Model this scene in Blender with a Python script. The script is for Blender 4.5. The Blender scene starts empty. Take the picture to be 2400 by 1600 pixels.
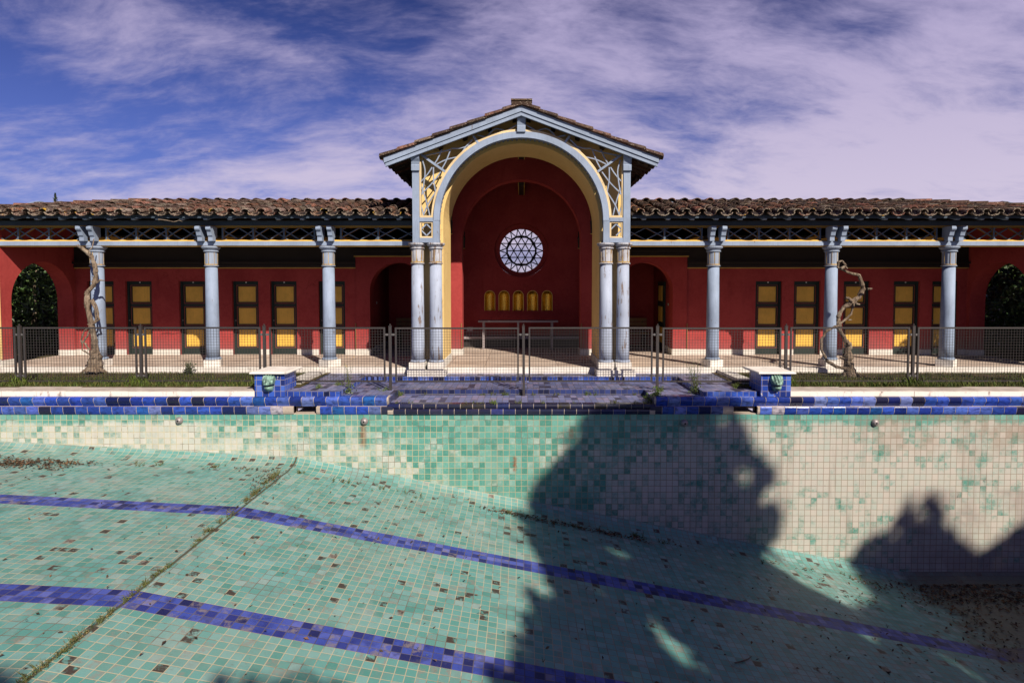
import bpy, math, random
from mathutils import Vector, Matrix
from mathutils import noise as mnoise
from mathutils.geometry import tessellate_polygon
random.seed(7)
R = random.Random(11)
scn = bpy.context.scene
col = scn.collection
PI = math.pi
rad = math.radians

# ------------------------------------------------------------------ node helpers
class T:
    def __init__(s, tree): s.t = tree; tree.nodes.clear()
    def n(s, typ, ins=None, out=0, **props):
        nd = s.t.nodes.new('ShaderNode' + typ)
        for k, v in props.items(): setattr(nd, k, v)
        for k, v in (ins or {}).items():
            sock = nd.inputs[k]
            if isinstance(v, bpy.types.NodeSocket): s.t.links.new(v, sock)
            else: sock.default_value = v
        return nd.outputs[out] if out is not None else nd
    def m(s, op, a, b=0.0, c=0.0, clamp=False):
        return s.n('Math', {0: a, 1: b, 2: c}, operation=op, use_clamp=clamp)
    def vm(s, op, a, b=(0, 0, 0), out=0):
        return s.n('VectorMath', {0: a, 1: b}, operation=op, out=out)
    def mix(s, f, a, b, blend='MIX'):
        nd = s.t.nodes.new('ShaderNodeMix'); nd.data_type = 'RGBA'; nd.blend_type = blend
        for i, v in ((0, f), (6, a), (7, b)):
            if isinstance(v, bpy.types.NodeSocket): s.t.links.new(v, nd.inputs[i])
            else: nd.inputs[i].default_value = v if i == 0 else (v if len(v) == 4 else (*v, 1))
        return nd.outputs[2]
    def ramp(s, f, stops, interp='LINEAR'):
        nd = s.t.nodes.new('ShaderNodeValToRGB'); nd.color_ramp.interpolation = interp
        el = nd.color_ramp.elements
        while len(el) < len(stops): el.new(1.0)
        for e, (p, c) in zip(el, stops):
            e.position = p; e.color = (c, c, c, 1) if not hasattr(c, '__len__') else (*c[:3], 1)
        s.t.links.new(f, nd.inputs[0]); return nd.outputs[0]
    def noise(s, vec, scale, detail=4.0, rough=0.55, dim='3D', dist=0.0):
        return s.n('TexNoise', {'Vector': vec, 'Scale': scale, 'Detail': detail, 'Roughness': rough, 'Distortion': dist}, noise_dimensions=dim)
    def step(s, v, lo, hi):
        return s.n('MapRange', {'Value': v, 'From Min': lo, 'From Max': hi}, interpolation_type='SMOOTHSTEP')
    def pos(s): return s.n('NewGeometry')
    def objc(s): return s.n('TexCoord', out=3)
    def uv(s): return s.n('TexCoord', out=2)
    def scale(s, vec, v): return s.n('Mapping', {'Vector': vec, 'Scale': v})
    def bsdf(s, color, rough=0.6, metal=0.0, bump=None, bstr=0.3, bdist=0.01, spec=0.4, extra=None):
        ins = {'Base Color': color, 'Roughness': rough, 'Metallic': metal, 'Specular IOR Level': spec}
        if not isinstance(color, bpy.types.NodeSocket) and len(color) == 3: ins['Base Color'] = (*color, 1)
        if bump is not None:
            ins['Normal'] = s.n('Bump', {'Height': bump, 'Strength': bstr, 'Distance': bdist})
        ins.update(extra or {})
        b = s.n('BsdfPrincipled', ins)
        s.n('OutputMaterial', {'Surface': b}, out=None)

MATS = {}
def mat(name):
    m = bpy.data.materials.new(name); m.use_nodes = True; MATS[name] = m
    return T(m.node_tree)
def M(*names): return [MATS[n] for n in names]

def tile_cells(t, vec, grout=0.045, wob=None):
    """vec in tile units -> (value per cell, colour per cell, grout mask, vec)"""
    fl = t.vm('FLOOR', vec); fr = t.vm('FRACTION', vec)
    wn = t.n('TexWhiteNoise', {'Vector': fl}, out=None, noise_dimensions='3D')
    sx = t.n('SeparateXYZ', {0: fr}, out=None)
    du = t.m('ABSOLUTE', t.m('SUBTRACT', sx.outputs[0], 0.5)); dv = t.m('ABSOLUTE', t.m('SUBTRACT', sx.outputs[1], 0.5))
    e = t.m('MAXIMUM', du, dv)
    g = t.step(e, 0.5 - grout * 1.5, 0.5 - grout * 0.6)
    return wn.outputs[0], wn.outputs[1], g, fl

# ---- plain materials with wear
def plaster(name, c, c2, spots=(0.5, 0.3, 0.28), spot_at=0.78):
    t = mat(name); p = t.pos()
    n1 = t.noise(p, 0.9, 6, 0.6); n2 = t.noise(p, 14, 4, 0.6)
    f = t.m('ADD', t.m('MULTIPLY', n1, 0.7), t.m('MULTIPLY', n2, 0.3))
    cc = t.mix(t.step(f, 0.35, 0.65), c, c2)
    st = t.noise(t.scale(p, (1, 1, 0.18)), 5, 5, 0.65)
    cc = t.mix(t.m('MULTIPLY', t.step(st, 0.55, 0.75), 0.35), cc, tuple(v * 0.6 for v in c))
    zz_ = t.n('SeparateXYZ', {0: p}, out=2); dm = t.m('MULTIPLY', t.step(t.m('ADD', zz_, t.m('MULTIPLY', t.m('SUBTRACT', n1, 0.5), 0.9)), 0.75, 0.2), 0.30)
    cc = t.mix(dm, cc, tuple(0.5 * v + 0.12 for v in c))
    ck = t.m('ABSOLUTE', t.m('SUBTRACT', t.noise(p, 1.1, 7, 0.6), 0.5)); cc = t.mix(t.m('MULTIPLY', t.m('MULTIPLY', t.step(ck, 0.006, 0.001), t.step(t.noise(p, 0.6, 2, 0.5), 0.5, 0.6)), 0.5), cc, tuple(0.35 * v for v in c))
    sp = t.step(t.noise(p, 9, 3, 0.6), spot_at, spot_at + 0.03)
    cc = t.mix(t.m('MULTIPLY', sp, 0.6), cc, spots)
    t.bsdf(cc, 0.85, bump=n2, bstr=0.25, bdist=0.01, spec=0.2)
plaster('red_plaster', (0.285, 0.035, 0.035), (0.385, 0.056, 0.052))
plaster('yellow_plaster', (0.70, 0.49, 0.20), (0.78, 0.56, 0.24), (0.5, 0.35, 0.15), 0.8)
plaster('white_base', (0.66, 0.62, 0.56), (0.78, 0.74, 0.68), (0.3, 0.26, 0.22), 0.76)

def paint(name, c, peel, peel_lo=0.62, zs=0.22, dirt=0.3):
    t = mat(name); ri = t.n('ObjectInfo', out=5); p = t.vm('ADD', t.objc(), t.n('CombineXYZ', {0: t.m('MULTIPLY', ri, 7.0), 1: t.m('MULTIPLY', ri, 13.0), 2: t.m('MULTIPLY', ri, 23.0)}))
    n1 = t.noise(t.scale(p, (1, 1, zs)), 16, 8, 0.68); n2 = t.noise(p, 2.0, 5, 0.6); n3 = t.noise(t.scale(p, (1, 1, zs * .5)), 40, 4, 0.6)
    pm = t.m('ADD', n1, t.m('MULTIPLY', t.m('SUBTRACT', n2, 0.5), 0.45))
    msk = t.step(pm, peel_lo, peel_lo + 0.025)
    base = t.mix(t.step(n2, 0.35, 0.68), c, tuple(min(1, v * 0.8) for v in c))
    base = t.mix(t.m('MULTIPLY', t.step(n3, 0.5, 0.7), dirt), base, tuple(v * 0.45 for v in c))
    base = t.mix(t.m('MULTIPLY', ri, 0.22), base, tuple(v * 0.55 for v in c))
    wood = t.mix(n3, peel, tuple(v * 0.4 for v in peel))
    cc = t.mix(msk, base, wood)
    h = t.m('SUBTRACT', t.m('MULTIPLY', n3, 0.3), msk)
    t.bsdf(cc, 0.65, bump=h, bstr=0.5, bdist=0.006, spec=0.3)
paint('blue_paint', (0.27, 0.335, 0.46), (0.22, 0.16, 0.13), 0.70)
paint('blue_peeling', (0.36, 0.41, 0.53), (0.24, 0.18, 0.16), 0.60, 0.13)
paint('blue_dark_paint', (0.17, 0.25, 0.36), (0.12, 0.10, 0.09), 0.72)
paint('yellow_paint', (0.74, 0.44, 0.10), (0.3, 0.2, 0.12), 0.70)
paint('gold_fillet', (0.50, 0.34, 0.12), (0.4, 0.3, 0.22), 0.50, 0.2)
paint('cream_paint', (0.72, 0.55, 0.31), (0.3, 0.2, 0.12), 0.68)
paint('capital_paint', (0.29, 0.345, 0.45), (0.26, 0.19, 0.14), 0.68, 0.12, 0.4)
paint('capital_peeling', (0.44, 0.45, 0.50), (0.26, 0.18, 0.14), 0.53, 0.10, 0.6)
paint('blue_in_shade', (0.050, 0.072, 0.105), (0.05, 0.05, 0.05), 0.75)  # dark blue with the unlit look under the eaves put into the colour
paint('yellow_in_shade', (0.34, 0.19, 0.03), (0.2, 0.12, 0.05), 0.72)  # darker copy of the yellow paint, eave shade mixed into the colour
paint('lattice_in_shade', (0.10, 0.14, 0.205), (0.12, 0.10, 0.09), 0.72)  # frieze blue darkened to carry the shade below the eaves
paint('door_green', (0.018, 0.030, 0.026), (0.06, 0.05, 0.04), 0.76)
paint('door_yellow', (0.82, 0.49, 0.085), (0.4, 0.2, 0.05), 0.80)
paint('red_moulding', (0.32, 0.07, 0.04), (0.2, 0.1, 0.08), 0.8)
paint('dark_shaded_timber', (0.030, 0.020, 0.016), (0.05, 0.035, 0.03), 0.8)  # dark rafters; deep shade also put into roof undersides and cornices

t = mat('stone'); p = t.pos(); n1 = t.noise(p, 3, 8, 0.65); n2 = t.noise(p, 30, 5, 0.6)
c = t.mix(t.step(n1, 0.3, 0.7), (0.62, 0.57, 0.52), (0.78, 0.74, 0.69))
c = t.mix(t.m('MULTIPLY', t.step(t.noise(t.scale(p, (1, 1, 0.3)), 6, 8, 0.7), 0.58, 0.7), 0.75), c, (0.16, 0.13, 0.11))
t.bsdf(c, 0.8, bump=n2, bstr=0.4, bdist=0.008, spec=0.25)

t = mat('coping_stone'); p = t.pos(); n1 = t.noise(p, 2.5, 8, 0.7); n2 = t.noise(p, 40, 5, 0.6)
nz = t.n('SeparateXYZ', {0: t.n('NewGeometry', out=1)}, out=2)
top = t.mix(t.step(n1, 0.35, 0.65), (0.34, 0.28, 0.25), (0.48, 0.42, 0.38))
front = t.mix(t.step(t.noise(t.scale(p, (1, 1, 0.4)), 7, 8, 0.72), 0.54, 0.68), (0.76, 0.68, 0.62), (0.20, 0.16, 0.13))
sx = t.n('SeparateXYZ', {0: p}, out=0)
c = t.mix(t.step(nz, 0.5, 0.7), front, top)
t.bsdf(c, 0.8, bump=n2, bstr=0.4, bdist=0.006, spec=0.25)

t = mat('paving'); p = t.pos(); u = t.scale(p, (1 / 0.9, 1 / 0.3, 1))
v, vc, g, fl = tile_cells(t, u, 0.012)
n1 = t.noise(t.scale(p, (0.5, 2.2, 1)), 2.2, 8, 0.7); n2 = t.noise(p, 25, 4, 0.6)
c = t.mix(v, (0.44, 0.345, 0.285), (0.54, 0.44, 0.37))
c = t.mix(t.m('MULTIPLY', t.step(n1, 0.47, 0.66), 0.75), c, (0.19, 0.13, 0.11))
c = t.mix(t.m('MULTIPLY', g, 0.6), c, (0.2, 0.15, 0.12))
t.bsdf(c, 0.75, bump=n2, bstr=0.2, bdist=0.005, spec=0.25)

t = mat('deck_paving'); p = t.pos(); n1 = t.noise(p, 1.5, 8, 0.65)
t.bsdf(t.mix(n1, (0.38, 0.33, 0.28), (0.55, 0.5, 0.44)), 0.85)

t = mat('earth'); p = t.pos(); n1 = t.noise(p, 2.2, 8, 0.7); n2 = t.noise(p, 30, 5, 0.7)
c = t.mix(t.step(n1, 0.4, 0.6), (0.045, 0.060, 0.016), (0.15, 0.10, 0.06))
c = t.mix(t.step(n2, 0.4, 0.7), c, (0.05, 0.045, 0.02))
t.bsdf(c, 0.95, bump=n2, bstr=0.8, bdist=0.03, spec=0.1)

def tinted(name, rough=0.8, mul=1.0, trans=0.0, spec=0.2, nscale=20):
    t = mat(name); a = t.n('Attribute', attribute_name='tint', out=0)
    n1 = t.noise(t.objc(), nscale, 4, 0.6)
    c = t.mix(t.m('MULTIPLY', t.step(n1, 0.4, 0.75), 0.35), a, (0.02, 0.02, 0.012), 'MIX')
    t.bsdf(c, rough, spec=spec, bump=n1, bstr=0.2, bdist=0.004)
tinted('leaf', 0.42, spec=0.5)
tinted('blade', 0.6)
tinted('litter', 0.9)

t = mat('bark'); p = t.objc(); n1 = t.noise(t.scale(p, (1, 1, 0.25)), 30, 8, 0.7); n2 = t.noise(p, 5, 5, 0.6)
c = t.mix(t.step(n1, 0.35, 0.7), (0.22, 0.165, 0.12), (0.065, 0.047, 0.035)); c = t.mix(t.step(n2, 0.5, 0.7), c, (0.28, 0.225, 0.17))
t.bsdf(c, 0.9, bump=n1, bstr=1.0, bdist=0.02, spec=0.15)

# ---- roof tiles (per tile colour + lichen)
t = mat('roof_tile'); p = t.pos(); a = t.n('Attribute', attribute_name='tint', out=0)
n1 = t.noise(p, 11, 8, 0.7); n2 = t.noise(p, 35, 5, 0.65); n3 = t.noise(p, 4.5, 5, 0.6)
sy = t.n('SeparateXYZ', {0: p}, out=1)
eave = t.m('SUBTRACT', 1.0, t.m('MULTIPLY', t.m('SUBTRACT', sy, 13.85), 2.6), clamp=True)
eave = t.m('MULTIPLY', eave, t.m('LESS_THAN', t.n('SeparateXYZ', {0: p}, out=2), 4.3))
c = t.mix(t.step(n1, 0.42, 0.62), a, (0.045, 0.030, 0.024))
wl = t.step(t.m('ADD', n2, t.m('MULTIPLY', eave, 0.11)), 0.575, 0.66)
c = t.mix(t.m('MULTIPLY', wl, 0.8), c, (0.42, 0.36, 0.28))
yl = t.step(t.m('ADD', n3, t.m('MULTIPLY', eave, 0.125)), 0.715, 0.745)
c = t.mix(t.m('MULTIPLY', yl, 0.9), c, (0.55, 0.31, 0.015))
t.bsdf(c, 0.9, bump=n2, bstr=0.6, bdist=0.015, spec=0.1)

# ---- metals etc
t = mat('fence_metal'); p = t.objc(); n1 = t.noise(p, 25, 5, 0.6)
t.bsdf(t.mix(t.step(n1, 0.55, 0.75), (0.052, 0.046, 0.046), (0.085, 0.068, 0.06)), 0.5, 0.3, bump=n1, bstr=0.1, bdist=0.002)
t = mat('steel'); t.bsdf((0.16, 0.15, 0.15), 0.5, 0.5)
t = mat('bronze'); p = t.objc(); n1 = t.noise(p, 12, 6, 0.65)
t.bsdf(t.mix(t.step(n1, 0.35, 0.62), (0.05, 0.09, 0.075), (0.26, 0.42, 0.35)), 0.55, 0.25, bump=n1, bstr=0.4, bdist=0.006)
t = mat('grey_bronze'); p = t.objc(); n1 = t.noise(p, 30, 5, 0.6)
t.bsdf(t.mix(n1, (0.20, 0.17, 0.17), (0.36, 0.32, 0.32)), 0.5, 0.4, bump=n1, bstr=0.3, bdist=0.004)
t = mat('gold'); p = t.pos()
vo = t.n('TexVoronoi', {'Vector': p, 'Scale': 60.0}, out=None)
t.bsdf(t.mix(t.n('SeparateXYZ', {0: vo.outputs[1]}), (0.75, 0.48, 0.06), (0.98, 0.70, 0.14)), 0.27, 1.0, bump=vo.outputs[0], bstr=0.6, bdist=0.01)
t = mat('gold_rim'); t.bsdf((0.62, 0.38, 0.09), 0.4, 0.4)
t = mat('dark_iron'); t.bsdf((0.025, 0.02, 0.02), 0.6, 0.2)
t = mat('black'); t.bsdf((0.006, 0.006, 0.006), 0.9)
t = mat('bench_wood'); p = t.objc(); n1 = t.noise(t.scale(p, (0.2, 1, 1)), 20, 5, 0.6)
t.bsdf(t.mix(n1, (0.30, 0.16, 0.05), (0.16, 0.08, 0.03)), 0.6)
t = mat('table_grey'); t.bsdf((0.32, 0.28, 0.29), 0.6)
t = mat('plate_white'); t.bsdf((0.7, 0.66, 0.6), 0.5)
t = mat('lamp_glass'); t.bsdf((0.10, 0.07, 0.055), 0.25)
t = mat('pane_glass')
tr = t.n('BsdfTransparent', {'Color': (1, 1, 1, 1)}); pn = t.noise(t.pos(), 9, 6, 0.7); gl = t.n('BsdfTranslucent', {'Color': t.mix(t.step(pn, 0.35, 0.7), (0.95, 0.95, 1.0), (0.35, 0.33, 0.36))})
t.n('OutputMaterial', {'Surface': t.n('MixShader', {0: t.m('ADD', 0.10, t.m('MULTIPLY', t.step(pn, 0.4, 0.75), 0.4)), 1: tr, 2: gl})}, out=None)

# ---- tiles
def blue_ramp(t, v):
    return t.ramp(v, [(0.0, (0.006, 0.008, 0.035)), (0.12, (0.010, 0.018, 0.10)), (0.35, (0.018, 0.045, 0.27)), (0.62, (0.03, 0.085, 0.42)), (0.85, (0.07, 0.14, 0.50)), (1.0, (0.15, 0.20, 0.50))])
t = mat('coping_tile'); p = t.objc(); a = t.n('Attribute', attribute_name='tint', out=0)
n1 = t.noise(t.scale(p, (1, 1, 2)), 9, 6, 0.65); n2 = t.noise(p, 40, 4, 0.6)
c = t.mix(t.m('MULTIPLY', t.step(n1, 0.42, 0.68), 0.7), a, (0.008, 0.012, 0.05))
c = t.mix(t.m('MULTIPLY', t.step(n2, 0.68, 0.74), 0.5), c, (0.25, 0.25, 0.30))
t.bsdf(c, 0.24, bump=n1, bstr=0.15, bdist=0.01, spec=0.5)
t = mat('riser_tile'); u = t.uv(); v, vc, g, fl = tile_cells(t, t.scale(u, (1 / 0.12, 1 / 0.115, 1)), 0.035)
p = t.pos(); n1 = t.noise(p, 12, 5, 0.6)
c = t.mix(t.m('MULTIPLY', t.step(n1, 0.45, 0.7), 0.5), blue_ramp(t, v), (0.01, 0.015, 0.06))
c = t.mix(g, c, (0.24, 0.22, 0.22))
t.bsdf(c, t.m('ADD', 0.25, t.m('MULTIPLY', g, 0.5)), bump=t.m('SUBTRACT', 1.0, g), bstr=0.5, bdist=0.006, spec=0.5)
t = mat('dark_riser'); u = t.uv(); v, vc, g, fl = tile_cells(t, t.scale(u, (1 / 0.12, 1 / 0.115, 1)), 0.035)
c = t.mix(v, (0.008, 0.010, 0.035), (0.03, 0.045, 0.16)); c = t.mix(g, c, (0.10, 0.09, 0.10)); t.bsdf(c, 0.3, bump=t.m('SUBTRACT', 1.0, g), bstr=0.5, bdist=0.006, spec=0.5)
t = mat('tread_tile'); u = t.uv(); v, vc, g, fl = tile_cells(t, t.scale(u, (1 / 0.13, 1 / 0.25, 1)), 0.03)
p = t.pos(); n1 = t.noise(p, 5, 7, 0.65); n2 = t.noise(p, 22, 5, 0.65)
c = t.ramp(v, [(0.0, (0.03, 0.025, 0.05)), (0.10, (0.06, 0.06, 0.13)), (0.2, (0.115, 0.13, 0.26)), (0.55, (0.16, 0.175, 0.325)), (0.8, (0.19, 0.19, 0.33)), (1.0, (0.235, 0.20, 0.32))])  # lilac of dust, with sky reflection put into the colour
c = t.mix(t.m('MULTIPLY', t.step(n1, 0.5, 0.72), 0.7), c, (0.10, 0.08, 0.08))
c = t.mix(t.m('MULTIPLY', t.step(n2, 0.6, 0.7), 0.5), c, (0.05, 0.045, 0.05))
c = t.mix(g, c, (0.09, 0.075, 0.06))
t.bsdf(c, 0.5, bump=t.m('SUBTRACT', 1.0, g), bstr=0.5, bdist=0.006, spec=0.4)
t = mat('pedestal_tile'); u = t.uv(); v, vc, g, fl = tile_cells(t, t.scale(u, (1 / 0.12, 1 / 0.1137, 1)), 0.03)
p = t.pos(); n1 = t.noise(p, 9, 6, 0.7)
c = blue_ramp(t, t.m('ADD', t.m('MULTIPLY', v, 0.75), 0.15))
c = t.mix(t.step(n1, 0.66, 0.68), c, (0.62, 0.57, 0.52)); c = t.mix(g, c, (0.30, 0.25, 0.24))
t.bsdf(c, 0.25, bump=t.m('SUBTRACT', 1.0, g), bstr=0.5, bdist=0.005, spec=0.5)
t = mat('mortar'); p = t.pos(); n1 = t.noise(p, 20, 5, 0.6); t.bsdf(t.mix(n1, (0.30, 0.24, 0.19), (0.5, 0.42, 0.36)), 0.9, bump=n1, bstr=0.5)

# pool wall
t = mat('pool_wall_tile'); u = t.uv(); v, vc, g, fl = tile_cells(t, u, 0.04); p = t.pos()
sp = t.n('SeparateXYZ', {0: p}, out=None); X = sp.outputs[0]; Z = sp.outputs[2]
vs = t.n('SeparateXYZ', {0: vc}, out=None)
low = t.noise(p, 0.55, 5, 0.6); mid = t.noise(p, 2.6, 6, 0.65); fine = t.noise(p, 16, 6, 0.7)
xn = t.m('MULTIPLY', t.m('ADD', X, 11.0), 1 / 22.0)
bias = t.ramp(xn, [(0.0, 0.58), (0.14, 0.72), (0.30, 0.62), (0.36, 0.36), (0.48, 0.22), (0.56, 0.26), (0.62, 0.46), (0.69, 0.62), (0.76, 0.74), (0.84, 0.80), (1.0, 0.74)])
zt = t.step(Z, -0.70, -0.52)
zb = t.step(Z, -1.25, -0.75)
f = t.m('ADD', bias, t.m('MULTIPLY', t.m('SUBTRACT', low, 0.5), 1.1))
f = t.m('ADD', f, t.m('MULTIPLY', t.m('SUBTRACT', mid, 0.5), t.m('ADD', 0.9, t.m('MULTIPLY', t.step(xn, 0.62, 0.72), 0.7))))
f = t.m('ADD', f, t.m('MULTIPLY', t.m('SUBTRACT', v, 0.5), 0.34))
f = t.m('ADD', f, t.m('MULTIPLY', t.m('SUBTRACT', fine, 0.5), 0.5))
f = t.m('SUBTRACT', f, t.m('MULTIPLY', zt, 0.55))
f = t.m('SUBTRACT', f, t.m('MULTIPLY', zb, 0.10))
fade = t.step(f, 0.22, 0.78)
teal = t.ramp(vs.outputs[0], [(0.0, (0.06, 0.215, 0.17)), (0.3, (0.085, 0.27, 0.225)), (0.7, (0.125, 0.325, 0.27)), (0.93, (0.18, 0.35, 0.30)), (1.0, (0.085, 0.21, 0.155))])
teal = t.mix(t.m('MULTIPLY', t.step(fine, 0.45, 0.75), 0.3), teal, (0.30, 0.44, 0.385))
pale = t.mix(t.step(xn, 0.55, 0.78), (0.53, 0.525, 0.47), (0.43, 0.405, 0.365))
pale = t.mix(t.m('MULTIPLY', t.m('MULTIPLY', vs.outputs[1], t.step(mid, 0.35, 0.6)), 0.6), pale, (0.33, 0.41, 0.36))
pale = t.mix(t.m('MULTIPLY', vs.outputs[2], 0.30), pale, (0.52, 0.435, 0.365))
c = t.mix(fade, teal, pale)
# brown film high on the right side
br = t.m('MULTIPLY', t.step(xn, 0.76, 0.86), t.m('MULTIPLY', t.step(Z, -1.6, -0.8), t.step(t.noise(p, 1.7, 5, 0.6), 0.38, 0.62)))
c = t.mix(t.m('MULTIPLY', br, t.m('ADD', 0.25, t.m('MULTIPLY', vs.outputs[1], 0.55))), c, (0.27, 0.19, 0.145))
gr = t.m('MULTIPLY', t.step(xn, 0.82, 0.88), t.m('MULTIPLY', t.step(Z, -1.9, -2.05), t.step(low, 0.40, 0.5)))
c = t.mix(t.m('MULTIPLY', gr, 0.5), c, (0.24, 0.20, 0.19))
vst = t.m('MULTIPLY', t.step(t.noise(t.scale(p, (1, 1, 0.10)), 3.2, 7, 0.7), 0.50, 0.68), t.m('ADD', 0.18, t.m('MULTIPLY', t.step(xn, 0.5, 0.7), 0.30)))
c = t.mix(vst, c, (0.25, 0.225, 0.195))
# black specks running down joints
sk = t.step(t.m('ADD', t.noise(t.scale(p, (1, 1, 0.35)), 7, 8, 0.75), t.m('MULTIPLY', g, 0.07)), 0.63, 0.72)
c = t.mix(t.m('MULTIPLY', sk, t.m('ADD', 0.3, t.m('MULTIPLY', t.step(xn, 0.45, 0.6), 0.6))), c, (0.06, 0.055, 0.05))
# rust runs
for (rx, z0, z1, w, s) in ((-3.16, -0.66, -1.12, 0.10, 0.75), (-0.13, -1.32, -1.62, 0.055, 0.95), (1.0, -0.75, -0.95, 0.08, 0.6), (-4.9, -0.86, -0.98, 0.12, 0.4)):
    d = t.m('ABSOLUTE', t.m('ADD', t.m('SUBTRACT', X, rx), t.m('MULTIPLY', t.m('SUBTRACT', fine, 0.5), 0.10)))
    k = t.m('MULTIPLY', t.step(d, w, w * 0.25), t.m('MULTIPLY', t.step(Z, z1 - 0.06, z1 + 0.08), t.step(Z, z0 + 0.05, z0 - 0.04)))
    c = t.mix(t.m('MULTIPLY', k, t.m('MULTIPLY', t.step(fine, 0.32, 0.52), s)), c, (0.20, 0.085, 0.045))
gc = t.mix(t.step(xn, 0.35, 0.7), (0.50, 0.42, 0.25), (0.22, 0.155, 0.115))
gc = t.mix(t.step(mid, 0.52, 0.62), gc, (0.20, 0.15, 0.10))
c = t.mix(t.m('MULTIPLY', g, 0.85), c, gc)
h = t.m('ADD', t.m('SUBTRACT', 1.0, g), t.m('MULTIPLY', v, 0.5))
t.bsdf(c, t.m('ADD', 0.42, t.m('MULTIPLY', fade, 0.3)), bump=h, bstr=0.35, bdist=0.006, spec=0.3)

# pool floor
XJ_ = -4.5
t = mat('pool_floor_tile'); u = t.uv(); p = t.pos()
wv = t.n('TexNoise', {'Vector': t.scale(p, (1, 1, 1)), 'Scale': 1.3, 'Detail': 2.0}, out=1)
uw = t.vm('ADD', u, t.vm('MULTIPLY', t.vm('SUBTRACT', wv, (0.5, 0.5, 0.5)), (0.16, 0.16, 0.0)))
v, vc, g, fl = tile_cells(t, uw, 0.038)
sp = t.n('SeparateXYZ', {0: p}, out=None); X = sp.outputs[0]; Y = sp.outputs[1]
vs = t.n('SeparateXYZ', {0: vc}, out=None); row = t.n('SeparateXYZ', {0: fl}, out=1)
low = t.noise(p, 0.7, 5, 0.6); mid = t.noise(p, 3.0, 7, 0.7); fine = t.noise(p, 22, 6, 0.7)
teal = t.ramp(v, [(0.0, (0.065, 0.205, 0.18)), (0.15, (0.085, 0.245, 0.220)), (0.7, (0.115, 0.285, 0.270)), (0.94, (0.165, 0.315, 0.300)), (1.0, (0.23, 0.315, 0.30))])
c = t.mix(t.m('MULTIPLY', t.step(low, 0.42, 0.7), 0.45), teal, (0.17, 0.265, 0.235))
c = t.mix(t.m('MULTIPLY', t.step(fine, 0.5, 0.75), 0.35), c, (0.21, 0.25, 0.22))
chk = t.step(t.noise(p, 0.85, 8, 0.68, dist=0.6), 0.50, 0.68)
c = t.mix(t.m('MULTIPLY', chk, 0.52), c, (0.25, 0.325, 0.31))
stn = t.step(t.noise(p, 1.9, 9, 0.74), 0.50, 0.66)
c = t.mix(t.m('MULTIPLY', stn, 0.45), c, (0.135, 0.185, 0.168))
stk = t.step(t.noise(t.scale(p, (0.5, 2.0, 1)), 4.5, 8, 0.72), 0.60, 0.72)
c = t.mix(t.m('MULTIPLY', stk, 0.4), c, (0.12, 0.115, 0.095))
def band(a, b): return t.m('MULTIPLY', t.m('GREATER_THAN', row, a - 0.5), t.m('LESS_THAN', row, b + 0.5))
st = t.m('ADD', t.m('ADD', band(0, 2), band(22, 24)), band(-22, -20), clamp=True)
bl = t.ramp(vs.outputs[0], [(0.0, (0.012, 0.014, 0.07)), (0.16, (0.025, 0.032, 0.17)), (0.4, (0.038, 0.062, 0.30)), (0.75, (0.068, 0.092, 0.35)), (1.0, (0.125, 0.14, 0.40))])
bl = t.mix(t.m('MULTIPLY', t.step(t.noise(p, 6, 6, 0.65), 0.45, 0.68), 0.65), bl, (0.018, 0.022, 0.13))
c = t.mix(st, c, bl)
dk = t.m('MULTIPLY', t.m('GREATER_THAN', vs.outputs[1], 0.954), t.step(t.noise(p, 9, 6, 0.7), 0.40, 0.54))
c = t.mix(t.m('MULTIPLY', dk, t.m('SUBTRACT', 1.0, t.m('MULTIPLY', st, 0.6))), c, (0.055, 0.043, 0.036))
bd = t.m('MULTIPLY', t.m('GREATER_THAN', vs.outputs[2], 0.86), t.step(t.noise(p, 12, 6, 0.7), 0.42, 0.62))
c = t.mix(t.m('MULTIPLY', bd, 0.65), c, (0.23, 0.19, 0.165))
gm = t.step(t.m('ADD', mid, t.m('MULTIPLY', t.m('SUBTRACT', fine, 0.5), 0.6)), 0.60, 0.74)
c = t.mix(t.m('MULTIPLY', gm, t.m('ADD', 0.35, t.m('MULTIPLY', t.step(X, -1.0, 4.0), 0.4))), c, (0.085, 0.085, 0.075))
gc = t.mix(t.step(X, -0.5, 1.8), (0.42, 0.36, 0.245), (0.20, 0.15, 0.11))
gc = t.mix(t.step(t.noise(p, 1.6, 5, 0.6), 0.5, 0.62), gc, (0.15, 0.11, 0.085)); gc = t.mix(t.m('MULTIPLY', st, 0.85), gc, (0.055, 0.045, 0.075))
c = t.mix(t.m('MULTIPLY', g, 0.9), c, gc)
jd = t.m('ABSOLUTE', t.m('ADD', t.m('SUBTRACT', X, XJ_), t.m('MULTIPLY', t.m('SUBTRACT', mid, 0.5), 0.06)))
c = t.mix(t.m('MULTIPLY', t.step(jd, 0.03, 0.010), 0.9), c, (0.06, 0.05, 0.03))
dirt = t.step(t.m('ADD', X, t.m('MULTIPLY', t.m('SUBTRACT', mid, 0.5), 2.6)), 7.0, 8.1)
c = t.mix(t.m('MULTIPLY', dirt, 0.82), c, t.mix(fine, (0.05, 0.04, 0.032), (0.14, 0.115, 0.085)))
h = t.m('ADD', t.m('SUBTRACT', 1.0, g), t.m('MULTIPLY', v, 0.5))
t.bsdf(c, 0.55, bump=h, bstr=0.35, bdist=0.006, spec=0.3)

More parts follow.
